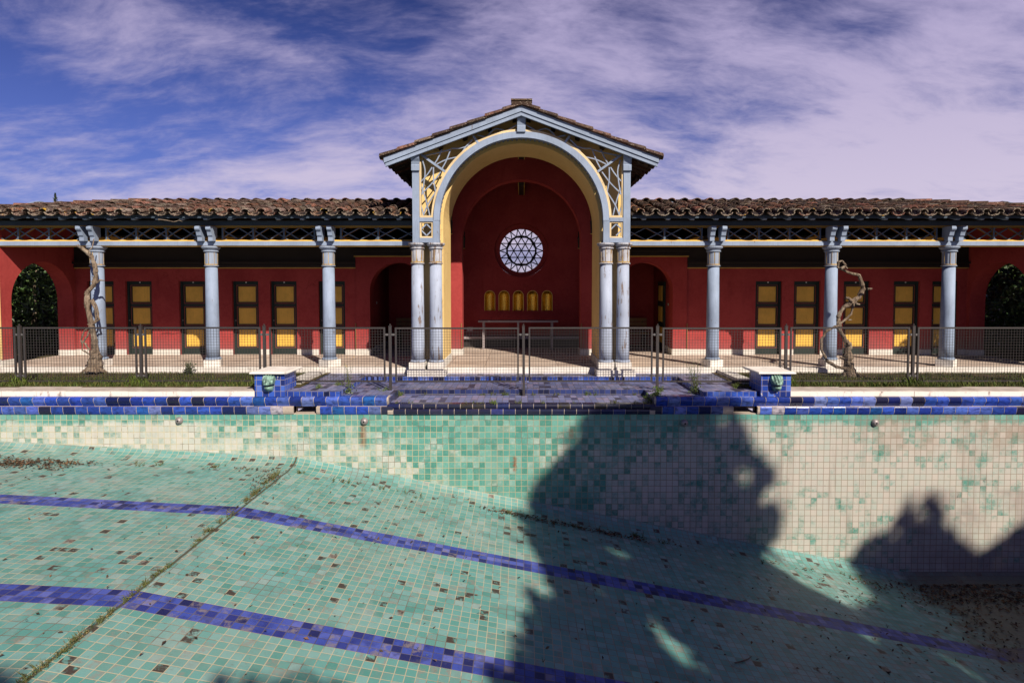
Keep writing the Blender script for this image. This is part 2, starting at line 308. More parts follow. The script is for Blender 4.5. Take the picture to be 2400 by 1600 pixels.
# ------------------------------------------------------------------ mesh builder
class MB:
    def __init__(s): s.v = []; s.f = []; s.mi = []; s.tc = []; s.uv = {}
    def face(s, pts, m=0, c=None, uv=None):
        b = len(s.v); s.v += [tuple(p) for p in pts]; s.f.append(tuple(range(b, b + len(pts)))); s.mi.append(m); s.tc.append(c)
        if uv: s.uv[len(s.f) - 1] = uv
    def mesh(s, vs, fs, m=0, c=None):
        b = len(s.v); s.v += [tuple(p) for p in vs]
        for f in fs: s.f.append(tuple(b + i for i in f)); s.mi.append(m); s.tc.append(c)
    def box(s, x0, x1, y0, y1, z0, z1, m=0, c=None, mt=None):
        vs = [(x, y, z) for z in (z0, z1) for y in (y0, y1) for x in (x0, x1)]
        fs = [(0, 2, 3, 1), (0, 1, 5, 4), (1, 3, 7, 5), (3, 2, 6, 7), (2, 0, 4, 6)]
        s.mesh(vs, fs, m, c); s.mesh(vs, [(4, 5, 7, 6)], m if mt is None else mt, c)
    def bar(s, a, b, w, d, up=(0, 1, 0), m=0, ms=None, c=None):
        """box from a to b; w = width across in the plane, d = depth along 'up'"""
        a = Vector(a); b = Vector(b); u = Vector(up).normalized(); t = (b - a).normalized(); n = t.cross(u).normalized()
        vs = []
        for q in (a, b):
            for i, j in ((-1, -1), (1, -1), (1, 1), (-1, 1)): vs.append(q + n * (w / 2 * i) + u * (d / 2 * j))
        s.mesh(vs, [(0, 1, 5, 4), (2, 3, 7, 6)], m, c)
        s.mesh(vs, [(1, 2, 6, 5), (3, 0, 4, 7), (0, 3, 2, 1), (4, 5, 6, 7)], m if ms is None else ms, c)
    def strip(s, pts, w, y0, y1, m=0, ms=1):
        """flat curved batten in an XZ plane: pts (x,z)"""
        n = len(pts); L = []
        for i, (x, z) in enumerate(pts):
            a = pts[max(0, i - 1)]; b = pts[min(n - 1, i + 1)]
            dx, dz = b[0] - a[0], b[1] - a[1]; l = math.hypot(dx, dz) or 1
            nx, nz = -dz / l * w / 2, dx / l * w / 2
            L.append(((x + nx, z + nz), (x - nx, z - nz)))
        for i in range(n - 1):
            (p, q), (r, t) = L[i], L[i + 1]
            s.face([(p[0], y0, p[1]), (r[0], y0, r[1]), (t[0], y0, t[1]), (q[0], y0, q[1])], m)
            s.face([(p[0], y1, p[1]), (q[0], y1, q[1]), (t[0], y1, t[1]), (r[0], y1, r[1])], m)
            s.face([(p[0], y0, p[1]), (p[0], y1, p[1]), (r[0], y1, r[1]), (r[0], y0, r[1])], ms)
            s.face([(q[0], y0, q[1]), (t[0], y0, t[1]), (t[0], y1, t[1]), (q[0], y1, q[1])], ms)
        for (p, q) in (L[0], L[-1]):
            s.face([(p[0], y0, p[1]), (q[0], y0, q[1]), (q[0], y1, q[1]), (p[0], y1, p[1])], ms)
    def lathe(s, prof, n=20, cx=0, cy=0, m=0, c=None, rfn=None):
        vs = []
        for (r, z) in prof:
            for k in range(n):
                a = 2 * PI * (k + 0.5) / n; rr = r * (rfn(a) if rfn else 1)
                vs.append((cx + rr * math.cos(a), cy + rr * math.sin(a), z))
        fs = []
        for i in range(len(prof) - 1):
            for k in range(n):
                k2 = (k + 1) % n; fs.append((i * n + k, i * n + k2, (i + 1) * n + k2, (i + 1) * n + k))
        fs.append(tuple(range(n))[::-1]); fs.append(tuple((len(prof) - 1) * n + k for k in range(n)))
        s.mesh(vs, fs, m, c)
    def tube(s, pts, rads, n=8, m=0, c=None, wob=0.0):
        pts = [Vector(p) for p in pts]; rings = []; N = len(pts); side = None
        for i, p in enumerate(pts):
            d = (pts[min(N - 1, i + 1)] - pts[max(0, i - 1)]).normalized()
            if side is None: side = d.cross(Vector((0.3, 1, 0.1))).normalized()
            side = (side - d * side.dot(d)).normalized(); o = d.cross(side)
            rr = rads[i] if hasattr(rads, '__len__') else rads
            rings.append([p + (side * math.cos(2 * PI * k / n) + o * math.sin(2 * PI * k / n)) * rr * (1 + wob * (R.random() - 0.5)) for k in range(n)])
        vs = [q for r in rings for q in r]; fs = []
        for i in range(N - 1):
            for k in range(n):
                k2 = (k + 1) % n; fs.append((i * n + k, i * n + k2, (i + 1) * n + k2, (i + 1) * n + k))
        fs.append(tuple(range(n))[::-1]); fs.append(tuple((N - 1) * n + k for k in range(n)))
        s.mesh(vs, fs, m, c)
    def plate(s, outer, holes, d0, d1, plane='xz', m=0, mr=None):
        """flat wall with openings, between depth d0 and d1 along the third axis"""
        mr = m if mr is None else mr
        P = (lambda a, b, d: (a, d, b)) if plane == 'xz' else (lambda a, b, d: (d, a, b)) if plane == 'yz' else (lambda a, b, d: (a, b, d))
        loops = [outer] + list(holes)
        tri = tessellate_polygon([[Vector((a, b, 0)) for a, b in l] for l in loops])
        flat = [q for l in loops for q in l]
        for d in (d0, d1):
            s.mesh([P(a, b, d) for a, b in flat], [tuple(x) for x in tri], m)
        for li, l in enumerate(loops):
            for i in range(len(l)):
                (a, b), (a2, b2) = l[i], l[(i + 1) % len(l)]
                s.face([P(a, b, d0), P(a2, b2, d0), P(a2, b2, d1), P(a, b, d1)], m if li == 0 else mr)
    def prof(s, pr, x0, x1, m=0, c=None):
        """(y,z) profile swept along x"""
        n = len(pr); vs = [(x0, y, z) for y, z in pr] + [(x1, y, z) for y, z in pr]
        s.mesh(vs, [(i, (i + 1) % n, n + (i + 1) % n, n + i) for i in range(n)] + [tuple(range(n))[::-1], tuple(range(n, 2 * n))], m, c)
    def leaf(s, p, size, c, asp=0.55, nrm=None):
        u = Vector((R.gauss(0, 1), R.gauss(0, 1), R.gauss(0, 1))).normalized() if nrm is None else nrm
        w = u.orthogonal().normalized(); w.rotate(Matrix.Rotation(R.random() * 6.28, 3, u)); x = u.cross(w)
        p = Vector(p); h = u * size * 0.12
        s.mesh([p - w * size / 2, p + x * size * asp / 2 + h, p + w * size / 2, p - x * size * asp / 2 + h], [(0, 1, 2, 3)], 0, c)
    def build(s, name, mats, parent=None, loc=(0, 0, 0), rot=0.0, smooth=False):
        me = bpy.data.meshes.new(name); me.from_pydata(s.v, [], s.f)
        for m_ in mats: me.materials.append(m_)
        me.polygons.foreach_set('material_index', s.mi)
        if any(c is not None for c in s.tc):
            a = me.attributes.new('tint', 'FLOAT_COLOR', 'FACE')
            buf = []
            for c in s.tc: buf += [*(c or (0.3, 0.3, 0.3))[:3], 1.0]
            a.data.foreach_set('color', buf)
        ul = me.uv_layers.new(name='UVMap'); buf = [0.0] * (2 * len(me.loops))
        for p in me.polygons:
            cu = s.uv.get(p.index); n = p.normal; ax = max(range(3), key=lambda i: abs(n[i]))
            for k, li in enumerate(p.loop_indices):
                if cu: u, v = cu[k]
                else:
                    q = s.v[me.loops[li].vertex_index]
                    u, v = (q[1], q[2]) if ax == 0 else (q[0], q[2]) if ax == 1 else (q[0], q[1])
                buf[2 * li] = u; buf[2 * li + 1] = v
        ul.data.foreach_set('uv', buf)
        if smooth: me.polygons.foreach_set('use_smooth', [True] * len(me.polygons))
        me.update()
        o = bpy.data.objects.new(name, me); return link(o, parent, loc, rot)

WL = {}
def link(o, parent=None, loc=(0, 0, 0), rot=0.0):
    col.objects.link(o); loc = Vector(loc); WL[o] = loc
    if parent is not None: o.parent = parent; loc = loc - WL[parent]
    o.location = loc; o.rotation_euler = (0, 0, rot); return o
def empty(name, loc): return link(bpy.data.objects.new(name, None), None, loc)
def tag(o, label=None, cat=None, group=None, kind=None):
    for k, v in (('label', label), ('category', cat), ('group', group), ('kind', kind)):
        if v: o[k] = v
    return o
def dup(o, parent, loc):
    c = o.copy(); link(c, parent, loc)
    for ch in o.children:
        d = ch.copy(); link(d, c, Vector(loc) + ch.location); d.rotation_euler = ch.rotation_euler
    return c
def arch(x0, x1, z0, zs, n=24, k=1.0):
    cx = (x0 + x1) / 2; r = (x1 - x0) / 2
    return [(x0, z0)] + [(cx - r * math.cos(PI * i / n), zs + k * r * math.sin(PI * i / n)) for i in range(n + 1)] + [(x1, z0)]
def jit(c, a=0.2):
    f = 1 + (R.random() - 0.5) * 2 * a
    return tuple(max(0, v * f * (1 + (R.random() - 0.5) * 0.15)) for v in c)

# ------------------------------------------------------------------ camera, light, sky
EZ = 2.14; F = 1400.0; PITCH = 2.36
cam = bpy.data.cameras.new('camera'); cam.lens = F / 2400 * 36; cam.sensor_width = 36; cam.clip_end = 3000; cam.clip_start = 0.05
cam.shift_x = -22 / 2400; cam.shift_y = (665 + F * math.tan(rad(PITCH)) - 800) / 2400
co = bpy.data.objects.new('camera', cam); col.objects.link(co); co.location = (0, 0, EZ); co.rotation_euler = (rad(90 - PITCH), 0, 0)
scn.camera = co
AZ, EL = rad(31), rad(38)
S = Vector((math.sin(AZ) * math.cos(EL), -math.cos(AZ) * math.cos(EL), math.sin(EL)))
sun = bpy.data.lights.new('sun', 'SUN'); sun.energy = 5.0; sun.angle = rad(0.55); sun.color = (1.0, 0.90, 0.76)
so = bpy.data.objects.new('sun', sun); col.objects.link(so); so.location = S * 30; so.rotation_euler = (-S).to_track_quat('-Z', 'Y').to_euler()
w = bpy.data.worlds.new('World'); scn.world = w; w.use_nodes = True; t = T(w.node_tree)
sky = t.n('TexSky', sky_type='NISHITA', sun_disc=False, sun_elevation=EL, sun_rotation=PI - AZ, altitude=200, air_density=1.0, dust_density=0.6, ozone_density=3.0)
d = t.n('TexCoord', out=0); ds = t.n('SeparateXYZ', {0: d}, out=None)
zz = t.m('ADD', t.m('MAXIMUM', ds.outputs[2], 0.0), 0.30)
pl = t.n('CombineXYZ', {0: t.m('DIVIDE', ds.outputs[0], zz), 1: t.m('DIVIDE', ds.outputs[1], zz), 2: 0.3})
wr = t.n('TexNoise', {'Vector': pl, 'Scale': 1.1, 'Detail': 3.0}, out=1)
pl2 = t.vm('ADD', pl, t.vm('MULTIPLY', t.vm('SUBTRACT', wr, (0.5, 0.5, 0.5)), (0.42, 0.42, 0)))
rot = t.n('Mapping', {'Vector': pl2, 'Rotation': (0, 0, rad(-24)), 'Scale': (0.85, 1.35, 1), 'Location': (0.35, 0.9, 0)})
c1 = t.noise(rot, 1.9, 10, 0.62)
c2 = t.noise(t.n('Mapping', {'Vector': pl2, 'Rotation': (0, 0, rad(-30)), 'Scale': (0.85, 2.1, 1)}), 5.5, 9, 0.66)
cov = t.m('ADD', t.m('MULTIPLY', c1, 0.72), t.m('MULTIPLY', c2, 0.28))
xb = t.ramp(t.m('ADD', t.m('MULTIPLY', ds.outputs[0], 0.5), 0.5), [(0.10, 0.23), (0.24, 0.41), (0.36, 0.53), (0.60, 0.555), (0.74, 0.66), (0.90, 0.72)])
cov = t.m('ADD', cov, t.m('MULTIPLY', t.m('SUBTRACT', xb, 0.5), 0.62))
cov = t.m('ADD', cov, t.m('MULTIPLY', t.step(ds.outputs[2], 0.24, 0.02), 0.10))
cov = t.m('SUBTRACT', cov, t.m('MULTIPLY', t.step(ds.outputs[2], 0.32, 0.48), 0.12))
cm = t.step(cov, 0.37, 0.67)
skyc = t.mix(1.0, sky, (0.46, 0.45, 0.92, 1), 'MULTIPLY')
skyc = t.mix(t.step(ds.outputs[2], 0.20, 0.52), skyc, t.mix(1.0, skyc, (0.42, 0.48, 0.55, 1), 'MULTIPLY'))
cl = t.mix(t.step(ds.outputs[2], 0.02, 0.42), (8.4, 7.4, 9.2), (5.7, 5.0, 7.8))
cc = t.mix(t.m('MULTIPLY', cm, 0.93), skyc, cl)
t.n('OutputWorld', {'Surface': t.n('Background', {'Color': cc, 'Strength': 0.061})}, out=None)
scn.view_settings.view_transform = 'Standard'; scn.view_settings.look = 'None'; scn.view_settings.exposure = 0.45; scn.view_settings.gamma = 1.0
scn.render.engine = 'CYCLES'
scn.cycles.max_bounces = 6; scn.cycles.diffuse_bounces = 1; scn.cycles.glossy_bounces = 2; scn.cycles.transparent_max_bounces = 8
scn.cycles.use_denoising = True
scn.cycles.caustics_reflective = False; scn.cycles.caustics_refractive = False

# ------------------------------------------------------------------ ground and pool
PY = 11.82; XJ = -4.5; T12 = 0.12; POOL = 17.5; NEAR = 1.5
def fz(x):
    if x < XJ: return -1.46 + (XJ - x) * 0.053
    if x < 7.7: return -1.46 - (x - XJ) * 0.192
    return -1.46 - (7.7 - XJ) * 0.192
g = MB(); B_ = 700
for (x0, x1, y0, y1) in ((-B_, B_, -B_, NEAR), (-B_, -POOL, NEAR, 12.30), (POOL, B_, NEAR, 12.30), (-B_, -4.6, 12.30, B_), (4.6, B_, 12.30, B_), (-4.6, 4.6, 20.5, B_)):
    g.face([(x0, y0, 0), (x1, y0, 0), (x1, y1, 0), (x0, y1, 0)])
tag(g.build('ground', M('earth')), kind='structure')
g = MB(); g.box(-30, 30, -6, NEAR + 0.02, -0.10, 0.012)
tag(g.build('pool_deck', M('deck_paving')), kind='structure')

fl = MB(); xs = [-POOL] + [-16 + 0.5 * i for i in range(23)] + [XJ] + [-4 + 0.5 * i for i in range(24)] + [7.7, 8.5, 10, 12, 14, POOL]
ul = [0.0]
for a, b in zip(xs, xs[1:]): ul.append(ul[-1] + math.hypot(b - a, fz(b) - fz(a)) / T12)
uj = ul[xs.index(XJ)]; ul = [u - round(uj) for u in ul]
ys = [(NEAR, 0, 0)] + [(y, 0, 0) for y in (4, 6, 8, 10)] + [(11.34, 0, 0), (11.52, 0.012, 0.18), (11.66, 0.04, 0.32), (11.76, 0.085, 0.46), (11.805, 0.13, 0.57), (11.835, 0.165, 0.63)]
def vrow(i): return (ys[i][0] - 6.52) / T12 if i < 6 else (11.34 - 6.52 + ys[i][2]) / T12
for i in range(len(xs) - 1):
    for j in range(len(ys) - 1):
        P = []; U = []
        for (a, b) in ((i, j), (i + 1, j), (i + 1, j + 1), (i, j + 1)):
            P.append((xs[a], ys[b][0], fz(xs[a]) + ys[b][1])); U.append((ul[a], vrow(b)))
        fl.face(P, 0, None, U)
tag(fl.build('pool_floor', M('pool_floor_tile')), kind='structure')

# far wall as a thing with its tile courses
pw = MB()
for i in range(len(xs) - 1):
    a, b = xs[i], xs[i + 1]
    pw.face([(a, PY, fz(a) - 0.1), (b, PY, fz(b) - 0.1), (b, PY, -0.454), (a, PY, -0.454)], 0, None,
            [(a / .121, (fz(a) - 0.1 + 0.454) / .121), (b / .121, (fz(b) - 0.1 + 0.454) / .121), (b / .121, 0), (a / .121, 0)])
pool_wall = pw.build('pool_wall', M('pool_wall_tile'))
tag(pool_wall, 'long turquoise tiled pool wall below the blue edge tiles, facing the camera', 'pool wall')
sw = MB()
for x, s in ((-POOL, 1), (POOL, -1)):
    z = fz(x) - 0.1
    sw.face([(x, NEAR, z), (x, PY, z), (x, PY, 0), (x, NEAR, 0)], 0, None, [(NEAR / .121, z / .121), (PY / .121, z / .121), (PY / .121, 0), (NEAR / .121, 0)])
for i in range(len(xs) - 1):
    a, b = xs[i], xs[i + 1]
    sw.face([(a, NEAR, fz(a) - 0.1), (b, NEAR, fz(b) - 0.1), (b, NEAR, -0.0), (a, NEAR, -0.0)], 0, None, [(a / .121, (fz(a) - .1) / .121), (b / .121, (fz(b) - .1) / .121), (b / .121, 0), (a / .121, 0)])
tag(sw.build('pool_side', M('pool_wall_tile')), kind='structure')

P1 = [(12.0, -0.108), (11.87, -0.108), (11.815, -0.118), (11.785, -0.145), (11.782, -0.185), (11.797, -0.225), (11.818, -0.262), (11.832, -0.298), (12.0, -0.298)]
P2 = [(11.95, -0.300), (11.795, -0.302), (11.783, -0.305), (11.777, -0.315), (11.782, -0.40), (11.80, -0.452), (11.95, -0.452)]
P3 = [(12.0, -0.252), (11.845, -0.252), (11.81, -0.262), (11.797, -0.29), (11.80, -0.32), (11.815, -0.346), (12.0, -0.346)]
P4 = [(11.95, -0.351), (11.80, -0.351), (11.777, -0.362), (11.772, -0.385), (11.785, -0.452), (11.95, -0.452)]
bk = MB(); holes = [(-4.54, -4.08), (4.22, 4.70)]
bk.box(-POOL, POOL, 11.845, 12.05, -0.29, -0.255)
e = [-POOL] + [v for h in holes for v in h] + [POOL]
for a, b in zip(e[0::2], e[1::2]): bk.box(a, b, 11.83, 12.05, -0.46, -0.292)
for a, b in holes: bk.box(a, b, 11.83, 12.4, -0.47, -0.44)
bk.box(-6, 6, 12.4, 12.45, -0.46, -0.292)
for a, b in ((-POOL, -2.66), (2.66, POOL)): bk.box(a, b, 11.872, 12.05, -0.253, -0.118)
sh_ = lambda P, d: [(y + d, z + (0.002 if z < P[0][1] - 0.1 else -0.003)) for y, z in P]
bk.prof(sh_(P1, 0.005), -POOL, -2.65); bk.prof(sh_(P1, 0.005), 2.65, POOL); bk.prof(sh_(P3, 0.005), -2.645, 2.645); bk.prof(sh_(P4, 0.005), -2.66, 2.66)
for a, b in ((-POOL, -4.54), (-4.08, -2.665), (2.665, 4.22), (4.70, POOL)): bk.prof(sh_(P2, 0.005), a, b)
bk.build('mortar_bed', M('mortar'), pool_wall)
BL = [(0.008, 0.014, 0.09), (0.014, 0.032, 0.22), (0.020, 0.055, 0.32), (0.03, 0.075, 0.38), (0.07, 0.12, 0.44), (0.13, 0.17, 0.44), (0.015, 0.08, 0.30), (0.012, 0.012, 0.035)]
BW = [2, 4, 5, 5, 4, 2, 2, 2]
DK = [(0.014, 0.014, 0.035), (0.022, 0.022, 0.05), (0.016, 0.022, 0.09), (0.035, 0.028, 0.02), (0.04, 0.05, 0.2)]
DW = [6, 6, 4, 2, 1]
top = MB(); low = MB(); TW = 0.2432
k = int(-16.5 / TW); x = -16.53
while x < 16.5:
    x1 = x + TW - 0.012; mx = (x + x1) / 2; q = -0.12
    dj = lambda: (R.random() - 0.5) * 0.006
    inc = abs(mx) < 2.66
    cc = jit(R.choices(DK, DW)[0], 0.3) if inc else jit(R.choices(BL, BW)[0], 0.25)
    yo = dj()
    if not inc: top.prof([(y + yo, z) for y, z in P1], x, x1, 0, cc)
    else: top.prof([(y + yo, z) for y, z in P3], x, x1, 0, cc)
    xa, xb = x + q, x1 + q; mx = (xa + xb) / 2; inc = abs(mx) < 2.9
    if not any(a - 0.1 < mx < b + 0.1 for a, b in holes):
        cc = jit(R.choices(DK, DW)[0], 0.3) if inc else jit(R.choices(BL, BW)[0], 0.25)
        pale = (abs(mx + 4.85) < 0.12 or abs(mx - 5.1) < 0.1)
        low.prof([(y + dj() * .3, z) for y, z in (P4 if abs(mx) < 2.66 else P2)], xa, xb, 0, (0.42, 0.38, 0.44) if pale else cc)
    x += TW
top.build('bullnose_course', M('coping_tile'), pool_wall)
low.build('edge_course', M('coping_tile'), pool_wall)

# nozzles in the wall
noz = MB()
noz.lathe([(0.075, 0.0), (0.075, 0.012), (0.068, 0.03), (0.05, 0.055), (0.03, 0.068), (0.018, 0.07)], 20)
nzl = [(-6.824, -0.582, 'grey dome inlet fitting on the pale bleached stretch of pool wall at left'), (-3.132, -0.599, 'grey dome inlet fitting above the pink rust streak on the pool wall'),
       (3.251, -0.633, 'dark dome inlet fitting inside the tree shadow on the pool wall'), (7.054, -0.625, 'dome inlet fitting on the sunlit tan stretch of pool wall at right')]
n0 = None
for x, z, lb in nzl:
    if n0 is None:
        n0 = noz.build('water_inlet', M('grey_bronze'), None, (x, PY, z), smooth=False)
        hb = MB(); hb.lathe([(0.018, 0.068), (0.016, 0.074), (0.006, 0.074)], 12); ho = hb.build('inlet_hole', M('black'), n0, (x, PY, z)); o = n0
    else: o = dup(n0, None, (x, PY, z))
    o.rotation_euler = (PI / 2, 0, 0)
    for ch in o.children: ch.location = (0, 0, 0)
    tag(o, lb, 'water inlet', 'inlet fittings along the pool wall')

# ------------------------------------------------------------------ steps
stp = empty('pool_steps', (0, 12.6, -0.25))
def level(name, boxes, zt, rm='riser_tile'):
    m = MB()
    for (x0, x1, y0, y1) in boxes: m.box(x0, x1, y0, y1, -0.29, zt, 0, None, 1)
    return m.build(name, M(rm, 'tread_tile'), stp)
level('lower_tread', [(-2.642, 2.642, 11.84, 12.79)], -0.254)
level('middle_tread', [(-3.64, 3.64, 12.79, 13.80), (-3.64, -2.642, 11.875, 12.79), (2.642, 3.64, 11.875, 12.79)], -0.135, 'dark_riser')
level('upper_landing', [(-4.71, 4.71, 13.80, 14.332), (-4.71, -3.64, 11.88, 13.80), (3.64, 4.71, 11.88, 13.80)], -0.016)
tag(stp, 'nested blue and lilac tiled steps leading from the arched portico down to the pool', 'steps')
for s, lb in ((-1, 'pale stone kerb beside the left end of the blue tiled landing'), (1, 'stone kerb beside the right end of the blue tiled landing, its flank in shade')):
    m = MB(); a, b = sorted((s * 4.715, s * 5.0)); m.box(a, b, 12.72, 14.325, -0.3, 0.075)
    o = m.build('kerb', M('stone')); tag(o, lb, 'kerb')

# coping slabs
for s in (-1, 1):
    x = 5.33; i = 0
    root = empty('coping', (s * 9, 12.1, -0.1))
    while x < 16.5:
        x2 = x + 1.27; m = MB(); a, b = sorted((s * x, s * (x2 - 0.006)))
        y0 = 11.875 + (R.random() - 0.5) * 0.012; zt = (R.random() - 0.5) * 0.008
        m.prof([(y0, -0.107), (y0, zt - 0.012), (y0 + 0.012, zt), (12.362, zt), (12.362, -0.107)], a, b)
        m.build('slab', M('coping_stone'), root); x = x2
    tag(root, ('clean white stone coping slabs left of the pool steps' if s < 0 else 'white stone coping slabs right of the pool steps, stained with black mould'), 'coping')
for s in (-1, 1):
    m = MB(); a, b = sorted((s * 4.6, s * 5.6)); m.box(a, b, 12.36, 12.74, -0.3, -0.012); tag(m.build('ground', M('earth')), kind='structure')

# fountain pedestals
def pedestal(cx, s, lb):
    root = empty('fountain_pedestal', (cx, 12.1, -0.107))
    m = MB(); m.box(cx - 0.297, cx + 0.297, 11.835, 12.45, -0.107, 0.346); m.build('tiled_body', M('pedestal_tile'), root)
    m = MB(); x0, x1, y0, y1 = cx - 0.37, cx + 0.37, 11.765, 12.635
    ins = [(0.02, 0.346), (0.0, 0.358), (0.0, 0.376), (0.012, 0.388), (0.03, 0.392)]
    vs = [v for d, z in ins for v in ((x0 + d, y0 + d, z), (x1 - d, y0 + d, z), (x1 - d, y1 - d, z), (x0 + d, y1 - d, z))]
    fs = [(4 * i + k, 4 * i + (k + 1) % 4, 4 * i + 4 + (k + 1) % 4, 4 * i + 4 + k) for i in range(4) for k in range(4)] + [(3, 2, 1, 0), (16, 17, 18, 19)]
    m.mesh(vs, fs); m.build('stone_slab', M('stone'), root)
    # frog-like spout: brow fan, snout, open mouth, lower jaw
    h = MB(); UP = [(0.0, 0.318, 0.085), (-0.05, 0.305, 0.098), (-0.095, 0.265, 0.108), (-0.135, 0.215, 0.108), (-0.165, 0.17, 0.100), (-0.175, 0.145, 0.096), (-0.165, 0.128, 0.094), (-0.03, 0.135, 0.088)]
    LO = [(-0.03, 0.098, 0.085), (-0.125, 0.090, 0.086), (-0.140, 0.075, 0.084), (-0.125, 0.045, 0.078), (-0.075, 0.010, 0.065), (0.0, -0.015, 0.05)]
    for PRF, ridge in ((UP, 1), (LO, 0)):
        n = 32; vs = []
        for i, (y, z, w_) in enumerate(PRF):
            for j in range(n + 1):
                q = -1 + 2 * j / n; f = (1 - abs(q) ** 2.6) ** 0.75
                rg = 0.016 * math.cos(q * 15) * (1 - i / 7) if ridge and i < 6 else 0
                vs.append((1.14 * w_ * q * (1.0 + 0.10 * ridge * (1 - i / 7)), y * (0.12 + 0.88 * f) - 0.004 - max(0, rg) * (0.4 + f), z + (rg * 0.9 if i < 4 else 0) - (0.03 * (1 - f) if i < 3 and ridge else 0)))
        h.mesh(vs, [(i * (n + 1) + j, i * (n + 1) + j + 1, (i + 1) * (n + 1) + j + 1, (i + 1) * (n + 1) + j) for i in range(len(PRF) - 1) for j in range(n)])
    for sx in (-1, 1): h.lathe([(0.004, 0.195), (0.020, 0.20), (0.027, 0.217), (0.02, 0.234), (0.004, 0.24)], 12, sx * 0.085, -0.075)
    ho = h.build('frog_head_spout', M('bronze'), root, (cx, 11.835, 0.015), smooth=True)
    return tag(root, lb, 'fountain pedestal', 'fountain pedestals at the pool edge')
pedestal(-5.02, -1, 'blue tiled pedestal with pale green bronze frog head, left of the steps')
pedestal(5.075, 1, 'blue tiled pedestal with dark green bronze frog head, right of the steps')

# ------------------------------------------------------------------ fence
FY = 12.70
fence = empty('mesh_fence', (0, FY, 0)); tag(fence, 'grey metal mesh safety fence across the front of the building', 'fence')
px = [-13.35, -10.70, -8.12, -5.48, -2.80, 0.05, 2.905, 5.645, 8.36, 11.1, 13.8]
def gz(x): return -0.254 if abs(x) < 2.64 else -0.135 if abs(x) < 3.6 else 0.0
m = MB(); m.box(-0.025, 0.025, -0.025, 0.025, -1.5, -0.0); m.lathe([(0.008, 0), (0.008, 0.012), (0.02, 0.02), (0.02, 0.035), (0.006, 0.045)], 8)
for i, x in enumerate(px):
    m = MB(); m.box(-0.027, 0.027, -0.027, 0.027, gz(x), 1.235); m.box(-0.031, 0.031, -0.031, 0.031, 1.235, 1.247)
    m.lathe([(0.007, 1.247), (0.007, 1.256), (0.017, 1.262), (0.019, 1.272), (0.012, 1.282), (0.003, 1.285)], 10)
    po = m.build('post', M('fence_metal'), fence, (x, FY, 0)); po.rotation_euler = (R.gauss(0, 0.006), R.gauss(0, 0.004), 0)
for i in range(len(px) - 1):
    gap = 0.105 if 2 < i < 7 else 0.085
    x0, x1 = px[i] + gap, px[i + 1] - gap; z0, z1 = 0.045, 1.215; w_ = 0.034
    dz = (R.random() - 0.5) * 0.012
    m = MB(); m.box(x0, x1, -0.017, 0.017, z1 - w_ + dz, z1 + dz); m.box(x0, x1, -0.017, 0.017, z0 + dz, z0 + w_ + dz)
    m.box(x0, x0 + w_, -0.0165, 0.0165, z0 + w_ + dz, z1 - w_ + dz); m.box(x1 - w_, x1, -0.0165, 0.0165, z0 + w_ + dz, z1 - w_ + dz)
    fr = m.build('panel_frame', M('fence_metal'), fence, (0, FY, 0))
    m = MB(); n = int((x1 - x0 - 2 * w_) / 0.0595)
    for k in range(1, n):
        x = x0 + w_ + (x1 - x0 - 2 * w_) * k / n; m.box(x - 0.0029, x + 0.0029, -0.0034, 0.0012, z0 + w_ + dz, z1 - w_ + dz)
    for k in range(1, 19):
        z = z0 + w_ + dz + (z1 - z0 - 2 * w_) * k / 19; m.box(x0 + w_, x1 - w_, 0.0013, 0.0058, z - 0.0027, z + 0.0027)
    m.build('wire_mesh', M('fence_metal'), fr, (0, FY, 0))
    for z in (1.06, 0.18):
        for (a, b) in ((px[i] + 0.027, x0), (x1, px[i + 1] - 0.027)):
            m = MB(); m.box(a, b, -0.006, 0.006, z - 0.018, z + 0.018); m.box((a + b) / 2 - 0.016, (a + b) / 2 + 0.016, -0.016, -0.006, z - 0.022, z + 0.022)
            m.build('bracket', M('steel'), fr, (0, FY, 0))

# ------------------------------------------------------------------ bathhouse
H = empty('bathhouse', (0, 16, 0.12))
tag(H, 'red colonnaded bathhouse with tiled roofs and a tall arched blue and yellow portico', 'building')
def part(name, mb, mats, parent=None, smooth=False): return mb.build(name, M(*mats), parent or H, smooth=smooth)
FZ = 0.12
# floor
m = MB(); m.box(-13.1, 13.1, 14.50, 20.3, -0.2, FZ); fo = part('floor', m, ['paving'])
m = MB()
x = -13.1
while x < 13.05:
    x2 = min(13.1, x + 1.5); m.box(x + 0.002, x2 - 0.002, 14.333, 14.497, -0.2, FZ - 0.002 + (R.random() - .5) * .004); x = x2
part('floor_edge', m, ['stone'], fo)

